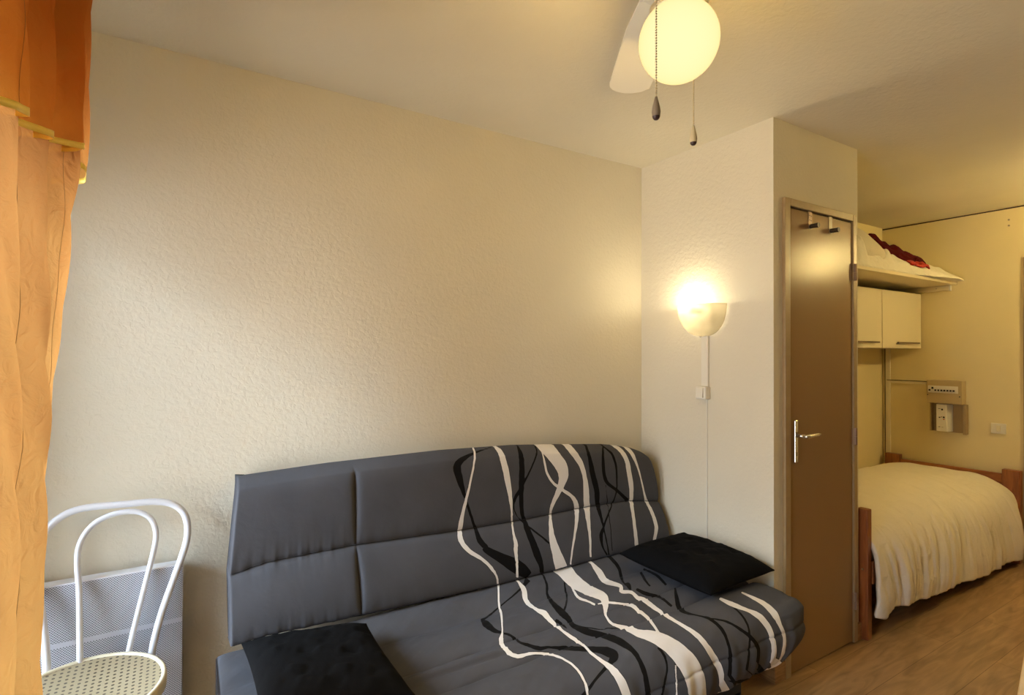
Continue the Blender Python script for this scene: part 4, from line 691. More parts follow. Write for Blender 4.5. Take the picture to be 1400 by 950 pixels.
    ('w', 'b', [(1.9962,-0.06),(1.9962,0.008),(1.985,0.0281),(1.9827,0.0441),(1.9827,0.0581),(1.9805,0.0782),(1.9827,0.1022),(1.9872,0.1343),(1.9962,0.1663),(2.0029,0.1984),(2.0096,0.2305),(2.0141,0.2585),(2.0186,0.2886),(2.0231,0.3186),(2.0254,0.3487),(2.0298,0.3808),(2.0343,0.4148),(2.0388,0.4489),(2.0456,0.481),(2.0523,0.507),(2.0478,0.5331),(2.0501,0.5551),(2.0501,0.5772),(2.0523,0.6012),(2.0523,0.6293),(2.0545,0.6593),(2.0545,0.6894),(2.0545,0.7154),(2.0545,0.7375),(2.0545,0.7555),(2.0545,0.7735),(2.0523,0.7936),(2.0478,0.8216),(2.0411,0.8577),(2.0321,0.8978),(2.0276,0.9339),(2.0254,0.9659)],
     [(2.0298,-0.06),(2.0298,0.0),(2.0456,0.0),(2.0456,0.006),(2.0388,0.022),(2.0298,0.0461),(2.0186,0.0782),(2.0164,0.1142),(2.0164,0.1543),(2.0209,0.1904),(2.0231,0.2224),(2.0276,0.2545),(2.0298,0.2846),(2.0321,0.3146),(2.0366,0.3447),(2.0411,0.3768),(2.0456,0.4128),(2.0523,0.4449),(2.0613,0.4749),(2.0792,0.501),(2.0703,0.519),(2.0703,0.5391),(2.0747,0.5611),(2.0747,0.5892),(2.077,0.6172),(2.077,0.6493),(2.0792,0.6794),(2.0792,0.7074),(2.0792,0.7315),(2.0792,0.7535),(2.0792,0.7756),(2.077,0.8016),(2.0703,0.8337),(2.0613,0.8717),(2.0523,0.9118),(2.0456,0.9479),(2.0433,0.978)]),
    ('b', 's', [(1.7341,-0.02),(1.7341,0.023),(1.7296,0.0414),(1.7252,0.0589),(1.7252,0.073),(1.723,0.0856),(1.7186,0.0988),(1.7119,0.1135),(1.7031,0.1285),(1.6943,0.142),(1.6677,0.1767),(1.6567,0.1946),(1.639,0.2168),(1.6302,0.2323),(1.6213,0.2472),(1.6147,0.2583),(1.6081,0.2701),(1.6081,0.2775),(1.6059,0.2829),(1.6036,0.2846),(1.6036,0.2846),(1.6014,0.2897),(1.597,0.2997),(1.5948,0.3062),(1.5926,0.3141)],
     [(1.7584,-0.02),(1.7584,0.0128),(1.7539,0.0307),(1.7495,0.0484),(1.7473,0.0651),(1.7451,0.0794),(1.7407,0.0945),(1.7296,0.1135),(1.7208,0.1273),(1.7119,0.142),(1.6854,0.1736),(1.6722,0.1901),(1.6545,0.2117),(1.6412,0.2298),(1.6346,0.2399),(1.6302,0.2472),(1.6324,0.2495),(1.639,0.2472),(1.6456,0.2472),(1.6456,0.2562),(1.6368,0.272),(1.628,0.2846),(1.6191,0.2948),(1.6103,0.3046),(1.6036,0.3126)]),
    ('b', 's', [(1.7981,0.1615),(1.7849,0.1801),(1.7672,0.2041),(1.7451,0.2323),(1.7252,0.2562),(1.7142,0.272),(1.7075,0.2846),(1.7031,0.2948),(1.6987,0.3046),(1.6943,0.3141),(1.6921,0.322),(1.6876,0.33)],
     [(1.8225,0.1495),(1.8026,0.1751),(1.7849,0.1993),(1.765,0.2246),(1.7473,0.2472),(1.7318,0.2663),(1.723,0.2793),(1.7164,0.2914),(1.7119,0.2997),(1.7075,0.3078),(1.7053,0.3157),(1.7009,0.3252)]),
    ('b', 's', [(1.8446,0.1366),(1.8357,0.1615),(1.8269,0.1859),(1.8158,0.2117),(1.8026,0.2374),(1.7937,0.2604),(1.7871,0.2775),(1.7805,0.2931),(1.7738,0.3094),(1.7672,0.3252),(1.765,0.3379),(1.7606,0.3501)],
     [(1.8578,0.1285),(1.8622,0.1399),(1.8468,0.1708),(1.8424,0.1901),(1.8313,0.2168),(1.8225,0.2399),(1.8114,0.2643),(1.8048,0.2811),(1.7937,0.3013),(1.7871,0.3173),(1.7805,0.3316),(1.776,0.3456)]),
    ('b', 's', [(1.6169,0.3236),(1.6169,0.3347),(1.6191,0.3441),(1.6213,0.353),(1.6257,0.3601),(1.6324,0.3678),(1.6412,0.3734),(1.6523,0.3782),(1.6479,0.3976),(1.6501,0.4091),(1.6501,0.4216),(1.6346,0.4489),(1.6324,0.463),(1.6324,0.4749),(1.6324,0.4869),(1.6346,0.4983)],
     [(1.6346,0.3126),(1.6368,0.322),(1.639,0.3316),(1.6434,0.3394),(1.6479,0.3471),(1.6545,0.353),(1.6589,0.3601),(1.6677,0.3653),(1.6766,0.3724),(1.6854,0.3791),(1.67,0.4091),(1.6589,0.4336),(1.6479,0.4565),(1.6479,0.4697),(1.6479,0.4818),(1.6479,0.4935)]),
    ('b', 's', [(1.7915,0.3713),(1.7473,0.4131),(1.7252,0.432),(1.7075,0.4489),(1.6943,0.4613),(1.6832,0.4731),(1.6722,0.4852),(1.6611,0.4967),(1.6545,0.507),(1.6501,0.5162),(1.6191,0.5535),(1.6147,0.565),(1.6125,0.5776),(1.6147,0.5863),(1.6169,0.5972),(1.6235,0.6056),(1.6324,0.6136),(1.639,0.6229),(1.6434,0.632),(1.6456,0.641),(1.6456,0.6515),(1.6479,0.66),(1.6479,0.6714),(1.6501,0.6807),(1.6523,0.6912),(1.6523,0.7014),(1.6523,0.7127),(1.6501,0.7225),(1.6501,0.7311),(1.6479,0.7415),(1.6456,0.7508),(1.6434,0.7586),(1.6434,0.7648),(1.6412,0.7724),(1.6368,0.7824),(1.6346,0.7974),(1.628,0.8134),(1.6235,0.8317),(1.6191,0.8497),(1.7407,1.005),(1.7164,0.9897),(1.6898,0.9707),(1.6985,0.9887),(1.7071,1.0068),(1.7157,1.0249),(1.7243,1.0429),(1.7329,1.061),(1.7415,1.079),(1.7501,1.0971),(1.7587,1.1151),(1.7673,1.1332),(1.7759,1.1512),(1.7846,1.1693),(1.7932,1.1873),(1.8018,1.2054),(1.8104,1.2234),(1.819,1.2415)],
     [(1.8004,0.3713),(1.7562,0.4159),(1.7363,0.4366),(1.723,0.4519),(1.7142,0.463),(1.7031,0.4766),(1.6943,0.4869),(1.6854,0.4983),(1.6788,0.5056),(1.6766,0.512),(1.6523,0.5386),(1.6744,0.5227),(1.6412,0.5591),(1.639,0.5691),(1.639,0.5819),(1.6368,0.5972),(1.6412,0.6076),(1.6479,0.6173),(1.6523,0.6247),(1.6567,0.6338),(1.6633,0.641),(1.6677,0.6498),(1.6655,0.6633),(1.6677,0.6745),(1.67,0.6853),(1.67,0.6985),(1.67,0.7099),(1.6677,0.7211),(1.6655,0.7311),(1.6611,0.7415),(1.6589,0.7493),(1.6567,0.7586),(1.6545,0.7664),(1.6523,0.7739),(1.6501,0.7838),(1.6501,0.8015),(1.6412,0.8161),(1.639,0.8355),(1.6368,0.8549),(1.7517,0.994),(1.723,0.9764),(1.681,0.942),(1.6883,0.9606),(1.6957,0.9792),(1.703,0.9978),(1.7104,1.0164),(1.7177,1.035),(1.725,1.0536),(1.7324,1.0722),(1.7397,1.0908),(1.7471,1.1094),(1.7544,1.128),(1.7617,1.1466),(1.7691,1.1653),(1.7764,1.1839),(1.7838,1.2025),(1.7911,1.2211)]),
    ('b', 's', [(1.6589,0.66),(1.6677,0.6682),(1.6788,0.6761),(1.6898,0.6823),(1.6987,0.6898),(1.7053,0.7),(1.7142,0.7085),(1.7208,0.7183),(1.7274,0.7282),(1.7341,0.737),(1.7429,0.7446),(1.7495,0.7524),(1.7562,0.7602),(1.7628,0.7679),(1.7672,0.7753),(1.7716,0.7838),(1.7783,0.7934),(1.7849,0.8041),(1.7849,0.8121),(1.7805,0.8213),(1.776,0.833),(1.7716,0.8471),(2.0457,1.0061),(1.7738,0.8732),(1.9728,0.9831),(1.8202,0.9119),(1.9042,0.9609),(1.8852,0.9548),(1.8661,0.9487),(1.8471,0.9427),(1.828,0.9366),(1.809,0.9305),(1.7899,0.9244),(1.7709,0.9183),(1.7518,0.9122),(1.7328,0.9061),(1.7137,0.9),(1.6947,0.8939),(1.6756,0.8879),(1.6566,0.8818),(1.6375,0.8757),(1.6185,0.8696)],
     [(1.6633,0.6566),(1.6744,0.6633),(1.6876,0.6698),(1.6987,0.6761),(1.7097,0.6838),(1.7186,0.6927),(1.7252,0.7042),(1.7318,0.7141),(1.7407,0.7225),(1.7495,0.7311),(1.7562,0.74),(1.765,0.7477),(1.7738,0.7555),(1.7805,0.7648),(1.7871,0.7739),(1.7959,0.7852),(1.8114,0.8015),(1.8114,0.8095),(1.8114,0.82),(1.8092,0.833),(1.807,0.8471),(1.807,0.8627),(1.8136,0.8801),(1.8247,0.896),(1.9728,0.9753),(1.8711,0.9337),(1.8932,0.9516),(1.9081,0.965),(1.9229,0.9784),(1.9378,0.9918),(1.9527,1.0051),(1.9675,1.0185),(1.9824,1.0319),(1.9973,1.0453),(2.0121,1.0586),(2.027,1.072),(2.0419,1.0854),(2.0567,1.0988),(2.0716,1.1122),(2.0865,1.1255),(2.1013,1.1389),(2.1162,1.1523)]),
    ('b', 's', [(1.8092,0.641),(1.8004,0.6566),(1.7981,0.6682),(1.7959,0.6792),(1.7937,0.6898),(1.7915,0.7),(1.7893,0.7085),(1.7849,0.7197),(1.7827,0.7282),(1.7783,0.7385),(1.7716,0.7477),(1.765,0.7586),(1.7584,0.7694),(1.7495,0.7796),(1.7429,0.792),(1.7385,0.8055),(1.7274,0.8174),(1.7208,0.8304),(1.7142,0.8433),(1.7119,0.8575),(1.8888,0.9929),(1.8202,0.9647),(1.7738,0.9583),(1.783,0.9761),(1.7923,0.9938),(1.8015,1.0116),(1.8107,1.0293),(1.8199,1.0471),(1.8291,1.0648),(1.8383,1.0826),(1.8475,1.1004),(1.8567,1.1181),(1.8659,1.1359),(1.8751,1.1536),(1.8843,1.1714),(1.8936,1.1891),(1.9028,1.2069),(1.912,1.2246)],
     [(1.8225,0.6374),(1.8136,0.6532),(1.8092,0.6649),(1.807,0.6761),(1.8048,0.6883),(1.8026,0.6971),(1.8004,0.7085),(1.7959,0.7183),(1.7937,0.7282),(1.7871,0.74),(1.7827,0.7493),(1.7738,0.7602),(1.7672,0.7709),(1.7584,0.7824),(1.7539,0.7961),(1.7473,0.8081),(1.7407,0.8213),(1.7341,0.8355),(1.7296,0.8497),(1.7252,0.864),(1.8932,0.9864),(1.8048,0.9503),(1.7628,0.9434),(1.7695,0.9622),(1.7761,0.9811),(1.7828,0.9999),(1.7895,1.0188),(1.7961,1.0377),(1.8028,1.0565),(1.8095,1.0754),(1.8162,1.0942),(1.8228,1.1131),(1.8295,1.1319),(1.8362,1.1508),(1.8429,1.1696),(1.8495,1.1885),(1.8562,1.2073),(1.8629,1.2262)]),
    ('b', 's', [(1.3583,0.6898),(1.3583,0.6971),(1.3605,0.7028),(1.3605,0.7085),(1.3605,0.7141),(1.3605,0.7197),(1.3583,0.7268),(1.3561,0.734),(1.3539,0.7415),(1.3495,0.7508),(1.345,0.7586),(1.3384,0.7694),(1.3296,0.7782),(1.3229,0.7879),(1.3185,0.7974),(1.3141,0.8041),(1.3097,0.8068),(1.3075,0.8108),(1.3031,0.8134),(1.3008,0.8174),(1.2867,0.8315),(1.2725,0.8456),(1.2584,0.8598),(1.2442,0.8739),(1.2301,0.888),(1.2159,0.9021),(1.2018,0.9163),(1.1876,0.9304),(1.1734,0.9445),(1.1593,0.9587),(1.1451,0.9728),(1.131,0.9869),(1.1168,1.001),(1.1027,1.0152),(1.0885,1.0293)],
     [(1.3694,0.6883),(1.3694,0.6942),(1.3716,0.7),(1.3716,0.7057),(1.3716,0.7127),(1.3716,0.7197),(1.3672,0.7268),(1.3649,0.734),(1.3605,0.7431),(1.3561,0.7524),(1.3517,0.7617),(1.345,0.7709),(1.3384,0.7824),(1.3318,0.792),(1.3296,0.8028),(1.3229,0.8068),(1.3185,0.8108),(1.3141,0.8134),(1.3119,0.8174),(1.3097,0.8213),(1.2962,0.8361),(1.2827,0.8508),(1.2692,0.8656),(1.2557,0.8803),(1.2422,0.8951),(1.2287,0.9098),(1.2152,0.9246),(1.2017,0.9394),(1.1882,0.9541),(1.1747,0.9689),(1.1612,0.9836),(1.1477,0.9984),(1.1342,1.0131),(1.1207,1.0279),(1.1072,1.0427)]),
    ('w', 's', [(1.387,0.7508),(1.3782,0.7633),(1.3738,0.7739),(1.3694,0.7852),(1.3694,0.8001),(1.3649,0.8095),(1.3627,0.8226),(1.3605,0.8343),(1.357,0.8539),(1.3534,0.8736),(1.3499,0.8933),(1.3463,0.913),(1.3428,0.9327),(1.3393,0.9524),(1.3357,0.972),(1.3322,0.9917),(1.3286,1.0114),(1.3251,1.0311),(1.3215,1.0508),(1.318,1.0705),(1.3144,1.0901),(1.3109,1.1098),(1.3074,1.1295)],
     [(1.3915,0.7524),(1.3848,0.7633),(1.3782,0.7753),(1.3738,0.7865),(1.376,0.8015),(1.3694,0.8108),(1.3672,0.8226),(1.3672,0.8355),(1.3645,0.8554),(1.3618,0.8752),(1.3591,0.895),(1.3564,0.9148),(1.3537,0.9346),(1.3511,0.9545),(1.3484,0.9743),(1.3457,0.9941),(1.343,1.0139),(1.3403,1.0337),(1.3377,1.0536),(1.335,1.0734),(1.3323,1.0932),(1.3296,1.113),(1.3269,1.1328)]),
    ('w', 's', [(1.8202,0.5754),(1.8158,0.5907),(1.8136,0.6056),(1.8114,0.6192),(1.8092,0.6338),(1.8092,0.648),(1.8136,0.66),(1.8202,0.6698),(1.8291,0.6792),(1.8357,0.6868),(1.8424,0.6942),(1.8446,0.7028),(1.8468,0.7113),(1.849,0.7197),(1.8534,0.7268),(1.8578,0.737),(1.8622,0.7462),(1.8667,0.7555),(1.8711,0.7664),(1.8733,0.7782),(1.8755,0.7934),(1.8755,0.8081),(1.8755,0.82),(1.8755,0.8317),(1.8777,0.842),(1.8777,0.8523),(1.8799,0.8627),(1.8843,0.8732),(1.8866,0.8843),(2.0766,0.9672),(1.902,0.9119),(1.9102,0.9301),(1.9184,0.9484),(1.9266,0.9666),(1.9348,0.9849),(1.943,1.0031),(1.9512,1.0214),(1.9594,1.0396),(1.9676,1.0579),(1.9757,1.0761),(1.9839,1.0943),(1.9921,1.1126),(2.0003,1.1308),(2.0085,1.1491),(2.0167,1.1673),(2.0249,1.1856)],
     [(1.8379,0.567),(1.8401,0.5798),(1.8424,0.5907),(1.8468,0.6014),(1.849,0.6136),(1.8468,0.6284),(1.849,0.641),(1.849,0.6549),(1.8534,0.6666),(1.8578,0.6761),(1.8645,0.6838),(1.8711,0.6912),(1.8777,0.7),(1.8821,0.7085),(1.8866,0.7183),(1.8888,0.7296),(1.891,0.74),(1.8954,0.7508),(1.8976,0.7617),(1.8976,0.7768),(1.8976,0.792),(1.8998,0.8081),(1.8976,0.8213),(1.8998,0.8343),(1.9042,0.8471),(1.9109,0.8614),(1.9197,0.8759),(2.112,0.9516),(2.0766,0.953),(1.9484,0.9188),(2.0059,0.9516),(2.0209,0.9648),(2.036,0.978),(2.051,0.9912),(2.066,1.0044),(2.081,1.0177),(2.096,1.0309),(2.1111,1.0441),(2.1261,1.0573),(2.1411,1.0705),(2.1561,1.0837),(2.1712,1.0969),(2.1862,1.1101),(2.2012,1.1233),(2.2162,1.1365),(2.2313,1.1497)]),
    ('w', 's', [(1.9484,0.5819),(1.9484,0.5928),(1.9484,0.6014),(1.9462,0.6136),(1.9418,0.6265),(1.9374,0.641),(1.9352,0.6549),(1.933,0.6698),(1.933,0.6823),(1.9308,0.6912),(1.9286,0.7028),(1.9263,0.7127),(1.9263,0.7225),(1.9263,0.7311),(1.9263,0.7385),(1.9286,0.7446),(1.9308,0.7493),(1.933,0.7571),(1.9352,0.7648),(1.9374,0.7753),(1.9396,0.7865),(1.9462,0.8001),(1.944,0.8081),(1.9418,0.8174),(1.9396,0.8278),(1.9396,0.8394),(1.9396,0.8497),(1.9418,0.8588),(1.944,0.8653),(1.9484,0.8718),(1.9507,0.8786),(1.9551,0.8858),(1.9639,0.9037),(1.9727,0.9217),(1.9815,0.9396),(1.9903,0.9576),(1.9992,0.9755),(2.008,0.9935),(2.0168,1.0114),(2.0256,1.0294),(2.0344,1.0473),(2.0432,1.0653),(2.0521,1.0832),(2.0609,1.1012),(2.0697,1.1191),(2.0785,1.1371),(2.0873,1.155)],
     [(1.9617,0.5754),(1.9617,0.5863),(1.9639,0.595),(1.9639,0.6056),(1.9639,0.6173),(1.9639,0.6302),(1.9661,0.641),(1.9661,0.6549),(1.9661,0.6698),(1.9661,0.6823),(1.9661,0.6912),(1.9639,0.7042),(1.9617,0.7155),(1.9617,0.7268),(1.9595,0.7355),(1.9573,0.7431),(1.9551,0.7508),(1.9573,0.7555),(1.9551,0.7648),(1.9573,0.7753),(1.9595,0.7865),(1.9683,0.8015),(1.9617,0.8108),(1.9595,0.8213),(1.9595,0.833),(1.9617,0.8459),(1.9661,0.8575),(1.975,0.8692),(1.9772,0.8773),(1.9772,0.8829),(1.9794,0.8887),(1.9816,0.8945),(1.9867,0.9139),(1.9917,0.9332),(1.9968,0.9525),(2.0019,0.9719),(2.0069,0.9912),(2.012,1.0106),(2.0171,1.0299),(2.0221,1.0493),(2.0272,1.0686),(2.0323,1.088),(2.0374,1.1073),(2.0424,1.1267),(2.0475,1.146),(2.0526,1.1654),(2.0576,1.1847)]),
]
# ------------------------------------------------------------------ setting
T = 0.14
struct('floor', B().box(XL-T, XF+T, YR-T, YB+T, -0.1, 0), M_floor)
struct('ceiling', B().box(XL-T, XF+T, YR-T, YB+T, H, H+0.1), M_ceil)
struct('wall_back', B().box(XL-T, XE-0.05, YB, YB+T, 0, H), M_wall)
struct('wall_alcove_back', B().box(XE-0.05, XF+T, YB, YB+T, 0, H), M_far)
wl = B()
wl.box(XL-T, XL, YR-T, WY0, 0, H).box(XL-T, XL, WY1, YB, 0, H)
wl.box(XL-T, XL, WY0, WY1, 0, WZ0).box(XL-T, XL, WY0, WY1, WZ1, H)
struct('wall_left', wl, M_wall)
struct('wall_rear', B().box(XL, XF, YR-T, YR, 0, H), M_rear)
DY0, DY1, DZ = 0.43, 1.312, 2.065
wr = B().box(XF, XF+T, DY1, YB, 0, H).box(XF, XF+T, YR-T, DY0, 0, H).box(XF, XF+T, DY0, DY1, DZ, H)
struct('wall_right', wr, M_far)
struct('wall_closet_left', B().box(XC, XC+0.05, YC+0.05, YB, 0, H), M_wall)
DL, DR, DT = 2.262, 2.855, 2.080
cf = B().box(XC, DL, YC, YC+0.05, 0, H).box(DR, XE, YC, YC+0.05, 0, H).box(DL, DR, YC, YC+0.05, DT, H)
struct('wall_closet_front', cf, M_wall)
struct('wall_closet_right', B().box(XE-0.05, XE, YC+0.05, YB, 0, H), M_far)

struct('baseboard_back', B().box(XL, XC-0.012, YB-0.012, YB, 0, 0.08), M_skirt, bevel=0.002)
struct('baseboard_closet_left', B().box(XC-0.012, XC, YC-0.012, YB, 0, 0.08), M_skirt, bevel=0.002)
struct('baseboard_closet_front', B().box(XC, DL, YC-0.012, YC, 0, 0.08).box(DR+0.006, XE+0.012, YC-0.012, YC, 0, 0.08), M_skirt, bevel=0.002)
struct('baseboard_right', B().box(XF-0.012, XF, DY1+0.012, YB, 0, 0.08).box(XF-0.012, XF, YR, DY0-0.05, 0, 0.08), M_skirt, bevel=0.002)
struct('baseboard_rear', B().box(XL, XF-0.012, YR, YR+0.012, 0, 0.08), M_skirt, bevel=0.002)
struct('trim_ceiling', B().tube([(XF-0.004, 2.172, H-0.012), (XF-0.004, 0.6, H-0.012)], 0.0045, 6), M_dark_gap)

# french window behind the curtain
win = root('window_1', (XL-0.07, (WY0+WY1)/2, WZ0), None, None, kind='structure')
fr = B(); x0, x1 = XL-0.10, XL-0.045
for a, b in ((WY0, WY0+0.06), (1.26, 1.32), (WY1-0.045, WY1)):
    fr.box(x0, x1, a, b, WZ0, WZ1)
for a, b in ((WY0+0.06, 1.26), (1.32, WY1-0.045)):
    fr.box(x0, x1, a, b, WZ0, WZ0+0.06).box(x0, x1, a, b, WZ1-0.06, WZ1)
obj('window_frame', fr, M_white_plastic, win, bevel=0.004)
M_glass = bpy.data.materials.new('window_glass'); M_glass.use_nodes = True
_m = M_glass; _t = N(_m, 'ShaderNodeBsdfTransparent'); _g = N(_m, 'ShaderNodeBsdfGlossy'); _g.inputs['Roughness'].default_value = 0.02
_f = N(_m, 'ShaderNodeFresnel'); _x = N(_m, 'ShaderNodeMixShader')
L(_m, _f.outputs[0], _x.inputs[0]); L(_m, _t.outputs[0], _x.inputs[1]); L(_m, _g.outputs[0], _x.inputs[2])
L(_m, _x.outputs[0], _m.node_tree.nodes['Material Output'].inputs[0])
for a, b in ((WY0+0.06, 1.26), (1.32, WY1-0.045)):
    obj('pane', B().box(XL-0.075, XL-0.071, a, b, WZ0+0.06, WZ1-0.06), M_glass, win)

# closet door
d1 = root('door_1', (DL, YC, 0), None, None, kind='structure')
f = B()
ya = YC-0.014; yb = YC+0.05
f.box(2.256, 2.297, ya, yb, 0, 2.089).box(2.8275, 2.861, ya, yb, 0, 2.089).box(2.297, 2.8275, ya, yb, 2.055, 2.089)
f.box(2.297, 2.309, YC+0.034, yb, 0, 2.055).box(2.816, 2.8275, YC+0.034, yb, 0, 2.055).box(2.309, 2.816, YC+0.034, yb, 2.043, 2.055)
obj('door_frame', f, M_taupe_frame, d1, bevel=0.003)
leaf = obj('door_leaf', B().box(2.2985, 2.8255, YC-0.006, YC+0.032, 0.006, 2.0485), M_taupe, d1, bevel=0.0015)
yl = YC-0.006
hp = B()
hp.box(2.328, 2.352, yl-0.009, yl, 0.925, 1.112)
hd = obj('handle_plate', hp, M_chrome, leaf, bevel=0.003)
lv = B().tube([(2.340, yl-0.008, 1.045), (2.340, yl-0.045, 1.045)], 0.0085, 16)
lv.tube([(2.340, yl-0.045, 1.045), (2.350, yl-0.052, 1.045), (2.372, yl-0.052, 1.046), (2.440, yl-0.047, 1.047), (2.455, yl-0.046, 1.047)], [0.0085, 0.009, 0.009, 0.0075, 0.0065], 14)
obj('lever', lv, M_chrome, leaf, smooth=True)
obj('keyhole', B().box(2.3375, 2.3425, yl-0.0095, yl-0.0088, 0.955, 0.972), M_black, leaf)
for z in (1.805, 1.003, 0.203):
    hb = B().tube([(2.834, yl-0.012, z-0.041), (2.834, yl-0.012, z-0.001)], 0.0078, 12)
    hb.tube([(2.834, yl-0.012, z+0.001), (2.834, yl-0.012, z+0.041)], 0.0078, 12)
    hb.box(2.806, 2.830, yl-0.0035, yl+0.001, z-0.040, z+0.040) if z > 1.5 else hb.box(2.823, 2.830, yl-0.0035, yl+0.001, z-0.040, z+0.040)
    obj('hinge', hb, M_hinge, d1, bevel=0.001)

# entrance door at the far right
d2 = root('door_2', (XF, DY1, 0), None, None, kind='structure')
f = B().box(XF-0.012, XF+0.06, DY1-0.045, DY1, 0, DZ).box(XF-0.012, XF+0.06, DY0, DY0+0.045, 0, DZ).box(XF-0.012, XF+0.06, DY0+0.045, DY1-0.045, DZ-0.045, DZ)
obj('door_frame', f, M_taupe_frame, d2, bevel=0.003)
lf = obj('door_leaf', B().box(XF+0.01, XF+0.05, DY0+0.047, DY1-0.047, 0.005, DZ-0.047), M_taupe, d2)
obj('handle', B().tube([(XF+0.012, DY0+0.1, 1.03), (XF-0.045, DY0+0.1, 1.03), (XF-0.045, DY0+0.22, 1.03)], 0.009, 12), M_chrome, lf, smooth=True)

# ------------------------------------------------------------------ sofa bed


def strip_sd(px, py, A, Bq, far):
    """signed distance (negative inside) of points to the ribbon between polylines A and Bq"""
    out = np.full(px.shape, far)
    A = np.array(A); Bq = np.array(Bq)
    lo = np.minimum(A.min(0), Bq.min(0))-far; hi = np.maximum(A.max(0), Bq.max(0))+far
    sel = np.where((px > lo[0]) & (px < hi[0]) & (py > lo[1]) & (py < hi[1]))[0]
    if len(sel) == 0: return out
    x = px[sel]; y = py[sel]
    d = np.full(len(sel), far*far)
    segs = [(A[i], A[i+1]) for i in range(len(A)-1)]+[(Bq[i], Bq[i+1]) for i in range(len(Bq)-1)]+[(A[0], Bq[0]), (A[-1], Bq[-1])]
    for p, q in segs:
        e = q-p; l2 = e@e+1e-12
        t = np.clip(((x-p[0])*e[0]+(y-p[1])*e[1])/l2, 0, 1)
        d = np.minimum(d, (x-p[0]-t*e[0])**2+(y-p[1]-t*e[1])**2)
    ins = np.zeros(len(sel), bool)

    def tri(a, b, c):
        s1 = (b[0]-a[0])*(y-a[1])-(b[1]-a[1])*(x-a[0]); s2 = (c[0]-b[0])*(y-b[1])-(c[1]-b[1])*(x-b[0])
        s3 = (a[0]-c[0])*(y-c[1])-(a[1]-c[1])*(x-c[0])
        return ((s1 >= 0) & (s2 >= 0) & (s3 >= 0)) | ((s1 <= 0) & (s2 <= 0) & (s3 <= 0))
    for i in range(len(A)-1):
        ins |= tri(A[i], A[i+1], Bq[i+1]) | tri(A[i], Bq[i+1], Bq[i])
    # an inner edge shared by two quads is no border: keep distance only to the outline
    out[sel] = np.where(ins, -np.sqrt(d), np.sqrt(d))
    return out


def ribbon_fields(x, y, surf, ys):
    w = np.full(x.shape, 0.03); k = np.full(x.shape, 0.03)
    for c, s, A, Bq in RIBBONS:
        if s != surf: continue
        A = [(p[0], p[1]*ys) for p in A]; Bq = [(p[0], p[1]*ys) for p in Bq]
        sd = strip_sd(x, y*ys, A, Bq, 0.03)
        if c == 'w': w = np.minimum(w, sd)
        else: k = np.minimum(k, sd)
    return w, k


def add_attr(o, name, arr):
    at = o.data.attributes.new(name, 'FLOAT', 'POINT'); at.data.foreach_set('value', np.asarray(arr, np.float32))


def closed_loft(G, extra):
    """G (nu,nv,3) front surface, extra (nu,k,3) points closing the section; end caps added"""
    A = np.concatenate([G, extra], 1); nu, nt = A.shape[:2]
    b = B(); b.v = [tuple(p) for p in A.reshape(-1, 3).tolist()]
    for i in range(nu-1):
        for k in range(nt):
            k2 = (k+1) % nt
            b.f.append((i*nt+k, (i+1)*nt+k, (i+1)*nt+k2, i*nt+k2))
    b.f.append(tuple(range(nt))[::-1]); b.f.append(tuple((nu-1)*nt+k for k in range(nt)))
    return b, nt


sofa = root('sofa_bed', (1.12, 1.7, 0), 'charcoal grey sofa bed printed with wavy white and black ribbons, against the long wall', 'sofa')
NU, NV = 560, 130
G, X0 = back_surface(NU, NV)
ex = np.zeros((NU, 5, 3))
for q, (dy, src) in enumerate(((0.05, 'b'), (0.105, 'b'), (0.16, 'm'), (0.035, 't'), (0.018, 'c'))):
    if src == 'b': ex[:, q] = np.stack([G[:, -1, 0], np.minimum(G[:, -1, 1]+dy, 2.165), G[:, -1, 2]-0.01], -1)
    elif src == 'm': ex[:, q] = np.stack([G[:, 65, 0], np.full(NU, 2.160), G[:, 65, 2]], -1)
    elif src == 't': ex[:, q] = np.stack([G[:, 0, 0], np.minimum(G[:, 0, 1]+0.055, 2.166), G[:, 0, 2]-0.03], -1)
    else: ex[:, q] = np.stack([G[:, 0, 0], np.minimum(G[:, 0, 1]+0.03, 2.160), G[:, 0, 2]-0.006], -1)
ex[:, :, 0] += (0.03*np.clip(1-(X0[:, :1]-SL0)/0.03, 0, 1))
bb, nt_ = closed_loft(G, ex)
backrest = obj('backrest', bb, M_sofa, sofa, smooth=True)
wv = np.full((NU, nt_), 0.03); kv = np.full((NU, nt_), 0.03)
vv = np.tile(np.linspace(0, 1, NV)[None, :], (NU, 1))
w_, k_ = ribbon_fields(X0.reshape(-1), vv.reshape(-1), 'b', 0.56)
wv[:, :NV] = w_.reshape(NU, NV); kv[:, :NV] = k_.reshape(NU, NV)
add_attr(backrest, 'white_sd', wv.reshape(-1)); add_attr(backrest, 'black_sd', kv.reshape(-1))

M_seam = mat('seam_thread_and_crease_shade', (0.012, 0.012, 0.014), 0.9)  # dark cord for the stitching plus the shadow in the crease
for k_, a_, b_ in ((64, 3, NU-3), (129, 3, NU-3)):
    obj('seam', B().tube([tuple(q+np.array([0, -0.001, 0])) for q in G[a_:b_:3, k_]], 0.0016, 6), M_seam, backrest, smooth=True)
ix = int(np.argmin(np.abs(X0[:, 0]-0.578)))
obj('seam', B().tube([tuple(q+np.array([0, -0.0004, 0])) for q in G[ix, 14:NV]], 0.0010, 6), M_seam, backrest, smooth=True)
NS = 260
G, X0, ss = seat_surface(NU, NS)
ex = np.zeros((NU, 3, 3))
ex[:, 0] = np.stack([G[:, -1, 0], np.full(NU, 1.6), np.full(NU, 0.205)], -1)
ex[:, 1] = np.stack([G[:, -1, 0], np.full(NU, 1.99), np.full(NU, 0.215)], -1)
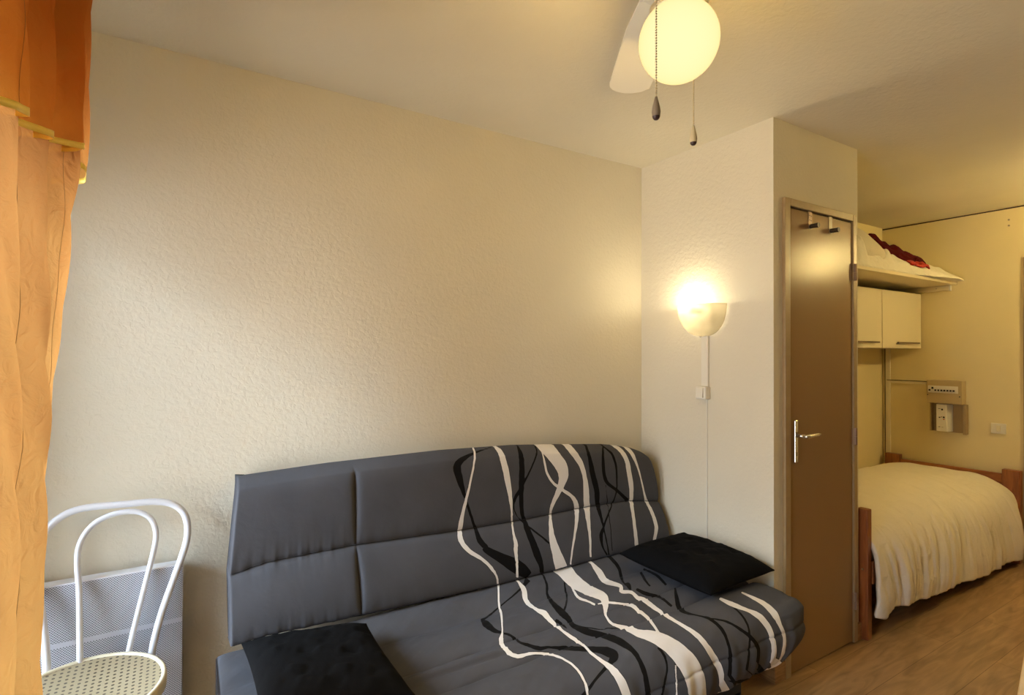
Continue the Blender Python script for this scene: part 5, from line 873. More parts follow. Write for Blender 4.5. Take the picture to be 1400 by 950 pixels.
ex[:, 2] = np.stack([G[:, 0, 0], np.full(NU, 1.995), np.full(NU, 0.42)], -1)
bb, nt_ = closed_loft(G, ex)
seat = obj('seat', bb, M_sofa, sofa, smooth=True)
wv = np.full((NU, nt_), 0.03); kv = np.full((NU, nt_), 0.03)
w_, k_ = ribbon_fields(X0.reshape(-1), np.tile(ss[None, :], (NU, 1)).reshape(-1), 's', 1.0)
wv[:, :NS] = w_.reshape(NU, NS); kv[:, :NS] = k_.reshape(NU, NS)
add_attr(seat, 'white_sd', wv.reshape(-1)); add_attr(seat, 'black_sd', kv.reshape(-1))
obj('storage_base', B().box(0.30, 1.95, 1.38, 1.97, 0.035, 0.20), M_base, sofa, bevel=0.01)
for x in (0.34, 1.91):
    for y in (1.40, 1.93):
        obj('leg', B().box(x-0.03, x+0.03, y-0.02 if y > 1.5 else y-0.02, y+0.03, 0, 0.06), M_black, sofa, bevel=0.004)


def cushion(name, corners, h, label, seed):
    c = np.array(corners, float); n = 56
    uu = np.linspace(-1, 1, n); U, V = np.meshgrid(uu, uu, indexing='ij')
    # sides drawn in between the corners
    Ui = U*(1-0.06*(1-V**2)*np.abs(U)**3); Vi = V*(1-0.06*(1-U**2)*np.abs(V)**3)
    a = (1-Ui)/2; b = (1+Ui)/2; e = (1-Vi)/2; f2 = (1+Vi)/2
    base = (a*e)[..., None]*c[0]+(b*e)[..., None]*c[1]+(b*f2)[..., None]*c[2]+(a*f2)[..., None]*c[3]
    nrm = np.cross(c[1]-c[0], c[3]-c[0]); nrm /= np.linalg.norm(nrm); nrm *= np.sign(nrm[2])
    th = h*((1-U**4)**0.6)*((1-V**4)**0.6)
    wr = 0.004*smoothnoise(U*7+V*5, seed)*smoothnoise(V*8-U*3, seed+1)*(1-U**4)*(1-V**4)
    topg = base+nrm*(th+wr+0.002)[..., None]
    botg = base-nrm*(th*0.55+0.002)[..., None]
    b_ = B().grid(topg)
    o2 = B().grid(botg); o2.f = [q[::-1] for q in o2.f]
    b_.add(o2.v, o2.f)
    m = n*n
    ring = [i*n for i in range(n)]+[(n-1)*n+k for k in range(1, n)]+[i*n+n-1 for i in range(n-2, -1, -1)]+[k for k in range(n-2, 0, -1)]
    for i in range(len(ring)):
        p, q = ring[i], ring[(i+1) % len(ring)]
        b_.f.append((p, q, q+m, p+m)[::-1])
    o = obj(name, b_, M_blackfab, smooth=True, loc=tuple(c.mean(0)))
    me = o.data; import bmesh as bm_
    bm = bm_.new(); bm.from_mesh(me); bm_.ops.remove_doubles(bm, verts=bm.verts, dist=0.0008)
    bm_.ops.recalc_face_normals(bm, faces=bm.faces); bm.to_mesh(me); bm.free()
    return tag(o, label, 'cushion', 'black cushions on the sofa bed')


cushion('throw_cushion', [(1.735, 1.86, 0.492), (2.14, 1.84, 0.505), (2.145, 1.365, 0.500), (1.765, 1.385, 0.476)], 0.066,
        'black square cushion lying at the right end of the sofa, by the closet wall', 41)
cushion('throw_cushion', [(0.190, 1.905, 0.492), (0.565, 1.84, 0.485), (0.565, 1.40, 0.478), (0.19, 1.42, 0.478)], 0.050,
        'black square cushion lying at the left end of the sofa, near the chair', 51)
# ------------------------------------------------------------------ bed, duvet, shelf, cabinets
bed = root('single_bed', (3.88, 1.74, 0), 'single bed with red-brown stained wooden posts, behind the closet in the alcove', 'bed')
for (xa, xb) in ((2.899, 2.940), (4.822, 4.872)):
    for (ya, yb) in ((1.358, 1.410), (2.072, 2.132)):
        if xa < 3:
            b = B().box(xa, xb, ya, yb, 0, 0.640)
        else:
            b = B().box(xa, xb, ya-0.043, yb, 0, 0.622)
        po = obj('post', b, M_redwood, bed, bevel=0.004)
        if xa < 3 and ya < 1.5:
            obj('bolt', B().lathe([(0, -0.003), (0.005, -0.003), (0.0055, 0)], (2.8985, 1.380, 0.345), 12, 'X'), M_chrome, po)
obj('headboard', B().box(4.835, 4.860, 1.388, 2.072, 0.30, 0.588), M_redwood_h, bed, bevel=0.006)
obj('footboard', B().box(2.907, 2.932, 1.388, 2.072, 0.30, 0.55), M_redwood_h, bed, bevel=0.006)
for y in (1.352, 2.09):
    obj('side_rail', B().box(2.940, 4.822, y, y+0.022, 0.27, 0.38), M_redwood, bed, bevel=0.003)
obj('slatted_base', B().box(2.942, 4.82, 1.376, 2.088, 0.30, 0.33), M_redwood, bed)
obj('mattress', B().box(2.946, 4.818, 1.378, 2.086, 0.335, 0.49), M_mattress, bed, bevel=0.03, seg=4)

# duvet over the bed
nu, nv = 300, 110
u = np.linspace(0, 1, nu)[:, None]
prof = catmull([(2.135, 0.40), (2.140, 0.47), (2.10, 0.535), (2.02, 0.568), (1.86, 0.590), (1.66, 0.582), (1.52, 0.562), (1.44, 0.536),
                (1.385, 0.498), (1.345, 0.44), (1.322, 0.365), (1.310, 0.27), (1.305, 0.19), (1.312, 0.115)], nv)
Yp = prof[None, :, 0]+0*u; Zp = prof[None, :, 1]+0*u
drop = np.clip((0.545-Zp)/0.43, 0, 1)*(Yp < 1.5)
drop = np.where(drop < 0.25, drop*drop/0.5+drop*0.5, drop)
X = 2.948+(4.826-2.948)*u+0*Yp
X = X-0.045*np.clip(1-u*6, 0, 1)*np.clip(drop*1.5, 0, 1)+0.02*np.clip(u*8-7, 0, 1)*drop
hem = np.interp(X, [2.9, 2.96, 3.06, 3.36, 3.84, 4.38, 4.77, 4.9], [0.135, 0.118, 0.145, 0.122, 0.092, 0.066, 0.062, 0.075])
hem = hem+0.004*smoothnoise(X*9, 61)
Zp = np.where((Yp < 1.5) & (Zp < 0.50), 0.50+(Zp-0.50)*(0.50-hem)/(0.50-0.115), Zp)
ph = X+0.10*drop*smoothnoise(X*2.1, 62)
fold = smoothnoise(ph*13, 63, ((1, 1.0), (1.63, 0.8), (2.9, 0.5), (4.7, 0.35)))
fold2 = smoothnoise(ph*60+Zp*12, 64)
Yp = Yp-(0.010*fold+0.0065*fold2)*np.clip(drop*1.6, 0, 1)*(1-0.45*drop**3)*np.clip(u*14, 0.2, 1)
bigp = 0.010*smoothnoise(X*3.1+Yp*4.2, 65)*smoothnoise(Yp*6-X, 66)
topm = np.clip((Zp-0.46)/0.10, 0, 1)
sag = np.interp(X, [2.9, 3.0, 3.3, 4.0, 4.6, 4.75, 4.85], [-0.035, -0.004, 0.006, 0.004, -0.002, -0.014, -0.035])
Zp = Zp+(bigp+sag+0.0028*fold)*topm
Yp = Yp+0.05*_round_end(X, 2.90, 4.85, 0.06)*np.clip(drop, 0, 1)*0.5
# small crease marks on the drape
Yp = Yp-0.006*np.exp(-((Zp-0.34-0.10*(X-3.45))/0.006)**2)*np.exp(-((X-3.42)/0.09)**2)
Yp = Yp-0.006*np.exp(-((Zp-0.215-0.12*(X-3.45))/0.006)**2)*np.exp(-((X-3.45)/0.07)**2)
G = np.stack([X, Yp, Zp], -1)
dv = obj('duvet', B().grid(G), M_duvet, smooth=True, loc=(3.88, 1.7, 0.5), solid=0.02)
tag(dv, 'ivory duvet spread over the single bed and hanging down its open side', 'duvet')
_k = B().tube([tuple(p) for p in G[:, -1]+np.array([0, -0.002, 0.002])], 0.0075, 8)
obj('piped_edge', _k, M_duvet, dv, smooth=True)

# wall shelf with its battens
sh = root('wall_shelf', (4.0, YB, 1.916), 'deep cream painted shelf high in the alcove above the cabinets', 'shelf')
obj('shelf_board', B().box(XE+0.002, XF-0.002, 1.677, YB-0.001, 1.916, 1.937), M_cream_shelf, sh, bevel=0.002)
bt = obj('batten', B().box(XF-0.024, XF-0.001, 1.722, YB-0.002, 1.878, 1.9155), M_cream_shelf, sh, bevel=0.002)
obj('end_cap', B().box(XF-0.027, XF-0.001, 1.712, 1.7215, 1.874, 1.9155), M_white_plastic, sh, bevel=0.001)
obj('screw', B().lathe([(0, -0.002), (0.004, -0.002), (0.005, 0)], (XF-0.0245, 1.80, 1.898), 10, 'X'), M_steel, bt)

for xa, xb, lab in ((4.280, 4.888, 'cream wall cabinet under the shelf, the one touching the far wall'),
                    (3.668, 4.276, 'cream wall cabinet under the shelf, half hidden by the closet corner')):
    c = root('wall_cabinet', ((xa+xb)/2, 2.05, 1.449), lab, 'cabinet', 'cream cabinets under the alcove shelf')
    obj('cabinet_body', B().box(xa, xb, 1.924, YB-0.002, 1.449, 1.866), M_cream_lam, c, bevel=0.001)
    dr = obj('cabinet_door', B().box(xa+0.0015, xb-0.0015, 1.904, 1.9225, 1.4495, 1.8655), M_cream_lam, c, bevel=0.0015)
    xm = (xa+xb)/2+0.045
    hb = B().box(xm-0.17, xm+0.17, 1.876, 1.884, 1.484, 1.494)
    for q in (-0.13, 0.13):
        hb.tube([(xm+q, 1.884, 1.489), (xm+q, 1.904, 1.489)], 0.004, 10)
    obj('handle', hb, M_bronze, dr, bevel=0.0015)

# bedding piled on the shelf


def heap_height(X, Y):
    yr = np.interp(Y, [1.58, 1.64, 1.69, 1.74, 1.79, 1.85, 1.92, 2.0, 2.08, 2.14, 2.17], [0.0, 0.012, 0.05, 0.085, 0.115, 0.16, 0.23, 0.285, 0.31, 0.28, 0.12])
    xr = np.interp(X, [2.95, 3.0, 3.15, 3.5, 4.0, 4.4, 4.7, 4.84, 4.88], [0.0, 0.35, 0.8, 1.02, 1.06, 1.0, 0.93, 0.75, 0.5])
    return yr*xr+0.013*smoothnoise(X*11+Y*9, 71)*smoothnoise(Y*17-X*6, 72)*np.clip(yr*12, 0, 1)+0.006*np.abs(smoothnoise(X*19-Y*14, 73))*np.clip(yr*12, 0, 1)


nu, nv = 220, 90
Xg = np.linspace(2.955, 4.885, nu)[:, None]+np.zeros((1, nv))
tt = np.linspace(0, 1, nv)[None, :]
front = np.interp(Xg, [2.9, 4.1, 4.3, 4.7, 4.88], [1.69, 1.69, 1.67, 1.60, 1.63])
Yg = front+(2.168-front)*tt
Zg = 1.9385+np.maximum(heap_height(Xg, Yg), 0.004)+0.012*np.sqrt(np.clip(1-(1-np.clip(tt*14, 0, 1))**2, 0, 1))
Zg[:, 0] = 1.939; Zg[:, -1] = 1.939; Zg[0] = 1.939; Zg[-1] = 1.939
hb = B().grid(np.stack([Xg, Yg, Zg], -1))
low = B().grid(np.stack([Xg, Yg, np.full_like(Zg, 1.9375)], -1)[::8, ::8]); low.f = [q[::-1] for q in low.f]
hb.add(low.v, low.f)
hp_ = obj('folded_duvet', hb, M_duvet_shelf, smooth=True, loc=(4.0, 1.9, 1.937))
tag(hp_, 'white duvet heaped along the high shelf, sloping down to a corner at its right end', 'duvet')


def drape(name, ctrl_l, ctrl_r, m, label, cat, off=0.012, n=50, amp=0.008, seed=80, grp=None):
    """a cloth lying over the heap between two edge polylines given as (X, Y)"""
    a = catmull(ctrl_l, n); b = catmull(ctrl_r, n)
    k = 26
    t = np.linspace(0, 1, k)[None, :, None]
    Q = a[:, None, :]*(1-t)+b[:, None, :]*t
    x = Q[..., 0]; y = Q[..., 1]
    tv = t[..., 0]
    z = 1.9385+np.maximum(heap_height(x, y), 0.012)+off+amp*(1+0.8*smoothnoise(x*31+y*22, seed)*smoothnoise(y*27-x*33, seed+1))*np.sin(np.pi*np.clip(tv, 0, 1))**0.5
    o = obj(name, B().grid(np.stack([x, y, z], -1)), m, smooth=True, loc=(float(x.mean()), float(y.mean()), float(z.min())), solid=0.012)
    return tag(o, label, cat, grp)


drape('blanket', [(4.30, 2.10), (4.24, 2.0), (4.20, 1.93), (4.17, 1.86), (4.20, 1.80), (4.27, 1.765), (4.34, 1.75)],
      [(4.40, 2.12), (4.42, 2.02), (4.46, 1.96), (4.53, 1.90), (4.58, 1.83), (4.60, 1.785), (4.58, 1.755)], M_maroon,
      'crumpled dark maroon blanket lying over the white duvet on the shelf', 'blanket', 0.016, amp=0.016, seed=82)
drape('folded_cloth', [(4.28, 1.752), (4.27, 1.73), (4.25, 1.71), (4.18, 1.690), (4.20, 1.676)],
      [(4.34, 1.745), (4.42, 1.738), (4.52, 1.72), (4.48, 1.70), (4.42, 1.672)], M_redcloth,
      'small bright red cloth at the front edge of the high shelf', 'cloth', 0.014, amp=0.010, seed=86)
# pillow and loose white cloth in front
c = np.array([(3.42, 1.71), (3.92, 1.71), (3.98, 1.90), (3.42, 1.95)])
nn_ = 40; uu = np.linspace(-1, 1, nn_); U, V = np.meshgrid(uu, uu, indexing='ij')
a = (1-U)/2; b_ = (1+U)/2; e_ = (1-V)/2; f_ = (1+V)/2
pb = (a*e_)[..., None]*c[0]+(b_*e_)[..., None]*c[1]+(b_*f_)[..., None]*c[2]+(a*f_)[..., None]*c[3]
zc = np.interp(pb[..., 1], [1.69, 1.72, 1.80, 1.90, 1.96], [1.985, 2.03, 2.115, 2.225, 2.27])
th = 0.075*((1-U**4)**0.55)*((1-V**4)**0.55)
tp = np.stack([pb[..., 0], pb[..., 1]-th*0.45, zc+th*0.55], -1); bo = np.stack([pb[..., 0], pb[..., 1]+th*0.2, zc-th*0.3], -1)
pl = B().grid(tp); q_ = B().grid(bo); pl.add(q_.v, [x[::-1] for x in q_.f])
tag(obj('pillow', pl, M_pillow, smooth=True, loc=(3.68, 1.82, 2.0)), 'greyish white pillow leaning on the shelf pile beside the closet corner', 'pillow')
nu, nv = 120, 40
Xg = np.linspace(3.40, 4.23, nu)[:, None]+np.zeros((1, nv)); tt = np.linspace(0, 1, nv)[None, :]
hh = 0.092*np.clip(1.1-(Xg-3.4)/0.95, 0, 1)+0.03
hh = hh*(1+0.45*smoothnoise(Xg*16, 91))*np.clip((4.235-Xg)/0.1, 0, 1)*np.clip((Xg-3.398)/0.03, 0, 1)
Yg = 1.682+0.10*tt-0.012*np.sin(np.pi*tt)+0*Xg; Zg = 1.9385+hh*np.sin(np.pi*np.clip(tt*0.93, 0, 1))**0.8+0.006*smoothnoise(Xg*40+tt*5, 92)*np.sin(np.pi*tt)**2
Zg = np.maximum(Zg, 1.9385)
tag(obj('crumpled_sheet', B().grid(np.stack([Xg, Yg, Zg], -1)), M_duvet_shelf, smooth=True, loc=(3.8, 1.73, 1.9385), solid=0.004),
    'crumpled cream sheet lying along the front of the shelf below the pillow', 'sheet')

# ------------------------------------------------------------------ electrical things on the far wall
X1 = XF-0.0005
fb = root('fuse_box', (XF, 1.73, 0.83), 'beige electrical panel with a breaker row and an open meter bay, on the far wall', 'electrical panel')
up_ = B().box(XF-0.075, X1, 1.628, 1.846, 1.042, 1.212)
upper = obj('breaker_housing', up_, M_beige_box, fb, bevel=0.004)
obj('faceplate', B().box(XF-0.079, XF-0.0755, 1.650, 1.836, 1.120, 1.172), M_white_plastic, upper, bevel=0.001)
for i in range(9):
    y = 1.822-i*0.0185
    big = i in (0,)
    br = obj('breaker', B().box(XF-0.083, XF-0.0792, y-0.0085, y+0.0085, 1.127, 1.165), M_white_plastic, fb, bevel=0.001)
    obj('toggle', B().box(XF-0.090, XF-0.083, y-0.005, y+0.005, 1.133 if i != 1 else 1.147, 1.145 if i != 1 else 1.163), M_black, br)
for (y, z) in ((1.838, 1.103), (1.642, 1.098)):
    obj('screw', B().lathe([(0, -0.002), (0.004, -0.002), (0.004, 0)], (XF-0.075, y, z), 10, 'X'), M_black, upper)
bay = B().box(XF-0.012, X1, 1.622, 1.832, 0.830, 1.041)
bay.box(XF-0.058, XF-0.012, 1.612, 1.630, 0.826, 1.041).box(XF-0.058, XF-0.012, 1.824, 1.832, 0.832, 1.041)
obj('meter_bay', bay, M_beige_dark, fb, bevel=0.002)
mb = B().hexa([(XF-0.062, 1.790, 0.836), (XF-0.062, 1.722, 0.836), (XF-0.0125, 1.702, 0.836), (XF-0.0125, 1.792, 0.836)],
              [(XF-0.062, 1.790, 1.036), (XF-0.062, 1.728, 1.036), (XF-0.0125, 1.702, 1.036), (XF-0.0125, 1.792, 1.036)])
mt_ = obj('main_switch', mb, M_white_plastic, fb, bevel=0.003)
for (y, z, w, h, mm) in ((1.752, 0.997, .010, .012, M_black), (1.770, 1.003, .014, .003, M_black), (1.768, 0.938, .009, .007, M_black), (1.742, 0.940, .010, .012, M_black),
                         (1.742, 0.925, .009, .006, M_redcloth), (1.756, 0.942, .005, .007, M_beige_dark), (1.770, 0.868, .011, .003, M_black), (1.750, 0.867, .010, .003, M_beige_dark)):
    obj('button', B().box(XF-0.0655, XF-0.0622, y-w/2, y+w/2, z-h/2, z+h/2), mm, mt_)

sw = root('light_switch', (XF, 1.445, 0.89), 'cream light switch plate on the far wall, right of the electrical panel', 'light switch')
obj('plate', B().box(XF-0.011, X1, 1.404, 1.487, 0.853, 0.926), M_white_plastic, sw, bevel=0.004)
obj('rocker', B().box(XF-0.016, XF-0.0112, 1.432, 1.454, 0.868, 0.910), M_cream_lam, sw, bevel=0.002)

ct = root('cable_trunking', (XF, 2.16, 1.0), 'thin painted cable trunking in the alcove corner with a branch to the electrical panel', 'cable trunking')
obj('vertical_run', B().box(XF-0.014, X1, 2.118, 2.150, 0.09, 1.448), M_cream_lam, ct, bevel=0.001)
obj('horizontal_run', B().box(XF-0.014, X1, 1.847, 2.1175, 1.176, 1.196), M_cream_lam, ct, bevel=0.001)
obj('cable', B().tube([(XF-0.0165, 2.153, 0.1), (XF-0.0165, 2.153, 1.448)], 0.003, 8).tube([(XF-0.0165, 2.14, 1.1985), (XF-0.0165, 1.8475, 1.1985)], 0.0026, 8), M_dark_gap, ct)  # dark tubes painted in for the dark gap line along the trunking
for i, (y, z) in enumerate(((1.385, 2.335), (1.385, 2.295))):
    o = obj('wall_plug', B().lathe([(0, -0.003), (0.006, -0.003), (0.006, 0.0)], (X1, y, z), 12, 'X'), M_knob_dark, loc=(XF, y, z))
    tag(o, ('small brown plug hole high on the far wall, the upper of two', 'small brown plug hole high on the far wall, the lower of two')[i], 'wall plug', 'plug holes on the far wall')
# ------------------------------------------------------------------ sconce and its switch on the closet side wall
SY, SZ = 1.757, 1.640
sc = root('wall_sconce', (XC, SY, 1.50), 'lit half-bowl alabaster glass wall lamp on the closet side wall', 'wall lamp')
nu, nv = 40, 22
aa = np.linspace(-math.pi/2, math.pi/2, nu)[:, None]; bb2 = np.linspace(0, math.pi/2, nv)[None, :]
R_ = (np.cos(bb2)**0.8)
Gx = XC-0.004-0.112*np.cos(aa)*R_; Gy = SY-0.128*np.sin(aa)*R_; Gz = SZ-0.150*np.sin(bb2)+0*aa; Gx = Gx+0*Gz; Gy = Gy+0*Gz
obj('glass_bowl', B().grid(np.stack([Gx, Gy, Gz], -1)), sconce_mat(), sc, smooth=True, solid=0.004)
obj('backplate', B().box(XC-0.010, XC-0.0005, SY-0.05, SY+0.05, 1.52, 1.60), M_white_plastic, sc, bevel=0.003)
obj('finial', B().sphere((XC-0.03, SY, 1.487), 0.006), M_chrome, sc, smooth=True)
obj('bulb', B().sphere((XC-0.055, SY+0.062, 1.620), 0.019, 20, (1, 1.25, 1)), emis('lit_bulb', (1.0, 0.86, 0.60), 4), sc, smooth=True)
obj('socket', B().tube([(XC-0.052, SY-0.02, 1.605), (XC-0.052, SY+0.03, 1.612)], 0.014, 16), M_white_plastic, sc)
light('sconce_light', 'POINT', (XC-0.055, SY+0.062, 1.628), P_SCONCE, C_SCONCE, 0.030)

tr = root('cable_cover', (XC, 1.75, 0.3), 'cream cable cover running down the wall below the lit wall lamp', 'cable cover')
obj('wide_run', B().box(XC-0.012, XC-0.0005, 1.729, 1.767, 1.247, 1.500), M_white_plastic, tr, bevel=0.0015)
obj('narrow_run', B().box(XC-0.005, XC-0.0005, 1.738, 1.7435, 0.085, 1.185), M_white_plastic, tr, bevel=0.0008)
s2 = root('rocker_switch', (XC, 1.755, 1.185), 'square cream rocker switch under the lit wall lamp', 'light switch')
obj('switch_box', B().box(XC-0.036, XC-0.0005, 1.722, 1.782, 1.186, 1.246), M_white_plastic, s2, bevel=0.004)
rk = B().hexa([(XC-0.046, 1.735, 1.194), (XC-0.046, 1.774, 1.194), (XC-0.0362, 1.774, 1.194), (XC-0.0362, 1.735, 1.194)],
              [(XC-0.040, 1.735, 1.239), (XC-0.040, 1.774, 1.239), (XC-0.0362, 1.774, 1.239), (XC-0.0362, 1.735, 1.239)])
obj('rocker', rk, M_white_plastic, s2, bevel=0.001)
nl = obj('wall_hook', B().tube([(XC-0.0005, 1.650, 1.575), (XC-0.014, 1.650, 1.572), (XC-0.018, 1.650, 1.580)], 0.0016, 8), M_cream_lam, loc=(XC, 1.65, 1.572))
tag(nl, 'tiny painted nail hook just right of the lit wall lamp', 'hook')

# hooks hung over the closet door
yl = YC-0.006
for x, lab, mt, holes in ((2.462, 'over-door hook nearer the handle side, strap with drilled holes', M_steel, True),
                          (2.632, 'over-door hook nearer the hinge side, plain strap', M_steel, False)):
    hk = root('door_hook', (x, yl, 1.99), lab, 'hook', 'metal hooks hung over the closet door')
    st_ = B().box(x-0.016, x+0.014, yl-0.0022, yl-0.0006, 1.975, 2.052).box(x-0.016, x+0.014, yl-0.0022, yl+0.03, 2.0505, 2.0525)
    so = obj('strap', st_, M_taupe_frame if not holes else M_hinge, hk)
    if holes:
        for (dx, z) in ((-0.006, 2.035), (0.006, 2.033), (-0.006, 2.014), (0.006, 2.012)):
            obj('hole', B().lathe([(0, -0.0004), (0.0028, -0.0004), (0.0028, 0)], (x+dx, yl-0.0022, z), 10, 'Y'), M_black, so)
    pg = B().tube([(x, yl-0.002, 1.985), (x, yl-0.034, 1.985)], 0.0105, 16)
    obj('peg', pg, M_dark_chrome, hk, smooth=False, bevel=0.002)
    obj('peg_collar', B().tube([(x, yl-0.0345, 1.985), (x, yl-0.040, 1.985)], 0.0115, 16), M_dark_chrome, hk)

# ------------------------------------------------------------------ ceiling fan
gx, gy, gz = GLOBE_C
fan = root('ceiling_fan', (gx, gy, H), 'white ceiling fan with a lit round globe and two hanging pull chains', 'ceiling fan')
obj('motor_housing', B().lathe([(0, H-0.0005), (0.065, H-0.0005), (0.070, H-0.03), (0.095, H-0.055), (0.105, H-0.09), (0.100, H-0.13), (0.07, H-0.15), (0, H-0.15)], (gx, gy, 0), 48), M_fan, fan, smooth=True)
obj('light_fitter', B().lathe([(0, H-0.1505), (0.045, H-0.1505), (0.050, H-0.165), (0.062, H-0.185), (0.064, H-0.205), (0, H-0.205)], (gx, gy, 0), 40), M_fan, fan, smooth=True)
pf = [(GLOBE_R*math.sin(t), gz-GLOBE_R*math.cos(t)) for t in np.linspace(0, math.pi*0.80, 30)]; pf[0] = (0, gz-GLOBE_R)
obj('globe', B().lathe(pf, (gx, gy, 0), 48), globe_mat(), fan, smooth=True)
obj('globe_gallery', B().lathe([(0.057, gz+0.072), (0.066, gz+0.070), (0.068, gz+0.082), (0.063, gz+0.088)], (gx, gy, 0), 40), M_bead, fan, smooth=True)
az0 = math.radians(33.4)
for kb in range(3):
    az = az0+kb*2*math.pi/3
    d = Vector((math.sin(az), math.cos(az), 0)); s_ = Vector((d.y, -d.x, 0))
    out = [(0.075, 0.055), (0.20, 0.066), (0.30, 0.067), (0.42, 0.067), (0.505, 0.066)]
    pts = [(r, -w-0.022) for r, w in out]+[(0.521, -0.085), (0.537, -0.074), (0.548, -0.055), (0.552, -0.030), (0.546, -0.005), (0.530, 0.022), (0.508, 0.038)]+[(r, w-0.024) for r, w in out[::-1]]
    bl = B(); vs = []
    for dz in (0.0, 0.006):
        for r, w in pts:
            q = Vector((gx, gy, 2.287+dz))+d*r+s_*w+Vector((0, 0, -0.12*w))
            vs.append(tuple(q))
    m = len(pts)
    bl.add(vs, [tuple(range(m)), tuple(range(2*m-1, m-1, -1))]+[(i, i+m, (i+1) % m+m, (i+1) % m) for i in range(m)])
    ob = obj('blade', bl, M_fan, fan)
    ir = B().hexa([tuple(Vector((gx, gy, 2.2935))+d*r+s_*w) for r, w in ((0.09, -0.02), (0.20, -0.035), (0.20, 0.035), (0.09, 0.02))],
                  [tuple(Vector((gx, gy, 2.299))+d*r+s_*w) for r, w in ((0.09, -0.02), (0.20, -0.035), (0.20, 0.035), (0.09, 0.02))])
    obj('blade_bracket', ir, M_fan, ob)
    for w in (-0.024, 0.024):
        q = Vector((gx, gy, 2.2865))+d*0.185+s_*w+Vector((0, 0, -0.12*w))
        obj('screw', B().lathe([(0, -0.003), (0.004, -0.002), (0.005, 0.0)], tuple(q), 12), M_steel, ob)


def chain(p0, p1, bend, rb, n):
    b = B()
    P0, P1 = Vector(p0), Vector(p1)
    for i in range(n):
        t = i/(n-1); p = P0.lerp(P1, t)
        p = p+Vector(bend)*max(0, 1-t*6)
        b.sphere(p, rb, 6)
    return b


for (px_, py_, ztop, zk, mk, tipm) in ((0.902, 0.852, 2.262, 1.972, M_knob_dark, M_knob_tip), (1.150, 0.957, 2.262, 2.000, M_knob_pale, M_knob_tip)):
    vv_ = Vector((gx-px_, gy-py_, 0)).normalized()*0.03
    ch = obj('pull_chain', chain((px_, py_, ztop), (px_, py_, zk), vv_, 0.0026, 50), M_bead, fan, smooth=True)
    prof = [(0, 0.0), (0.0028, -0.001), (0.0045, -0.008), (0.0080, -0.022), (0.0098, -0.034), (0.0086, -0.044)]
    obj('pull_knob', B().lathe([(r, zk+h) for r, h in prof], (px_, py_, 0), 20), mk, ch, smooth=True)
    obj('knob_tip', B().lathe([(0.0088, zk-0.0425), (0.0074, zk-0.048), (0.0043, zk-0.0515), (0, zk-0.0525)], (px_, py_, 0), 20), tipm, ch, smooth=True)
light('globe_light', 'POINT', (gx, gy, gz), P_GLOBE, C_GLOBE, GLOBE_R+0.006)

# hallway ceiling lamp, beyond the right edge of the picture
hl = root('ceiling_lamp', (4.38, 0.40, H), 'round lit glass pendant lamp hanging from the hallway ceiling near the entrance door', 'ceiling lamp')
obj('lamp_base', B().lathe([(0, H-0.0005), (0.13, H-0.0005), (0.13, H-0.02), (0, H-0.02)], (4.38, 0.40, 0), 40), M_white_plastic, hl)
obj('rod', B().tube([(4.38, 0.40, H-0.02), (4.38, 0.40, 2.24)], 0.008, 10), M_white_plastic, hl)
obj('glass_globe', B().lathe([(0.03, 2.239), (0.06, 2.225), (0.085, 2.19), (0.092, 2.15), (0.085, 2.11), (0.06, 2.075), (0.03, 2.061), (0, 2.058)], (4.38, 0.40, 0), 40), emis('lit_dome', (1, 0.75, 0.35), 1.0), hl, smooth=True)
light('hall_light', 'POINT', (4.38, 0.40, 2.15), P_HALL, C_HALL, 0.097)

# ------------------------------------------------------------------ radiator
ra = root('wall_radiator', (-0.17, 2.14, 0.1), 'grey electric panel heater with a perforated front, low on the wall behind the chair', 'radiator')
obj('casing', B().box(-0.40, 0.036, 2.112, 2.165, 0.13, 0.700), M_white_paint, ra, bevel=0.004)
gr = B().box(-0.398, 0.0335, 2.104, 2.1115, 0.14, 0.7045)
obj('top_strip', B().box(-0.398, 0.0345, 2.1035, 2.15, 0.7047, 0.7075), M_white_paint, ra)
obj('front_grille', gr, grille_mat(), ra)
obj('band', B().box(-0.398, 0.0335, 2.1025, 2.1038, 0.52, 0.535), mat('grey_steel', (0.5, 0.52, 0.58), 0.4), ra)
for x in (-0.35, -0.01):
    obj('wall_bracket', B().box(x-0.012, x+0.012, 2.1655, YB-0.0005, 0.25, 0.60), M_steel, ra)

# ------------------------------------------------------------------ bistro chair
ch = root('bistro_chair', (-0.19, 1.87, 0), 'white tubular metal chair with a double hoop back and a round perforated cane-look seat', 'chair')
sx_, sy_, sz_ = -0.196, 1.862, 0.488
obj('seat', B().grid(np.array([[(sx_+0.176*r*math.cos(a), sy_+0.186*r*math.sin(a), sz_-0.010*(1-r*r)) for r in np.linspace(0.001, 1, 14)] for a in np.linspace(0, 2*math.pi, 65)])), cane_mat(), ch, smooth=True)
ring = []
for a in np.linspace(0, 2*math.pi, 72, endpoint=False):
    ring.append([(sx_+0.190*f1*math.cos(a), sy_+0.200*f1*math.sin(a), sz_+h) for f1, h in ((0.920, -0.006), (0.93, 0.003), (0.965, 0.006), (0.99, 0.003), (1.0, -0.008), (0.995, -0.028), (0.97, -0.034), (0.93, -0.030), (0.920, -0.006))])
obj('seat_rim', B().grid(np.array(ring), wrapu=True), mat('cream_seat_rim', (0.66, 0.60, 0.44), 0.35), ch, smooth=True)


def hoop(pts, r, n=70):
    c = catmull(pts, n)
    return B().tube([(x, 2.052+0.17*(z-0.49), z) for x, z in c], r, 14)


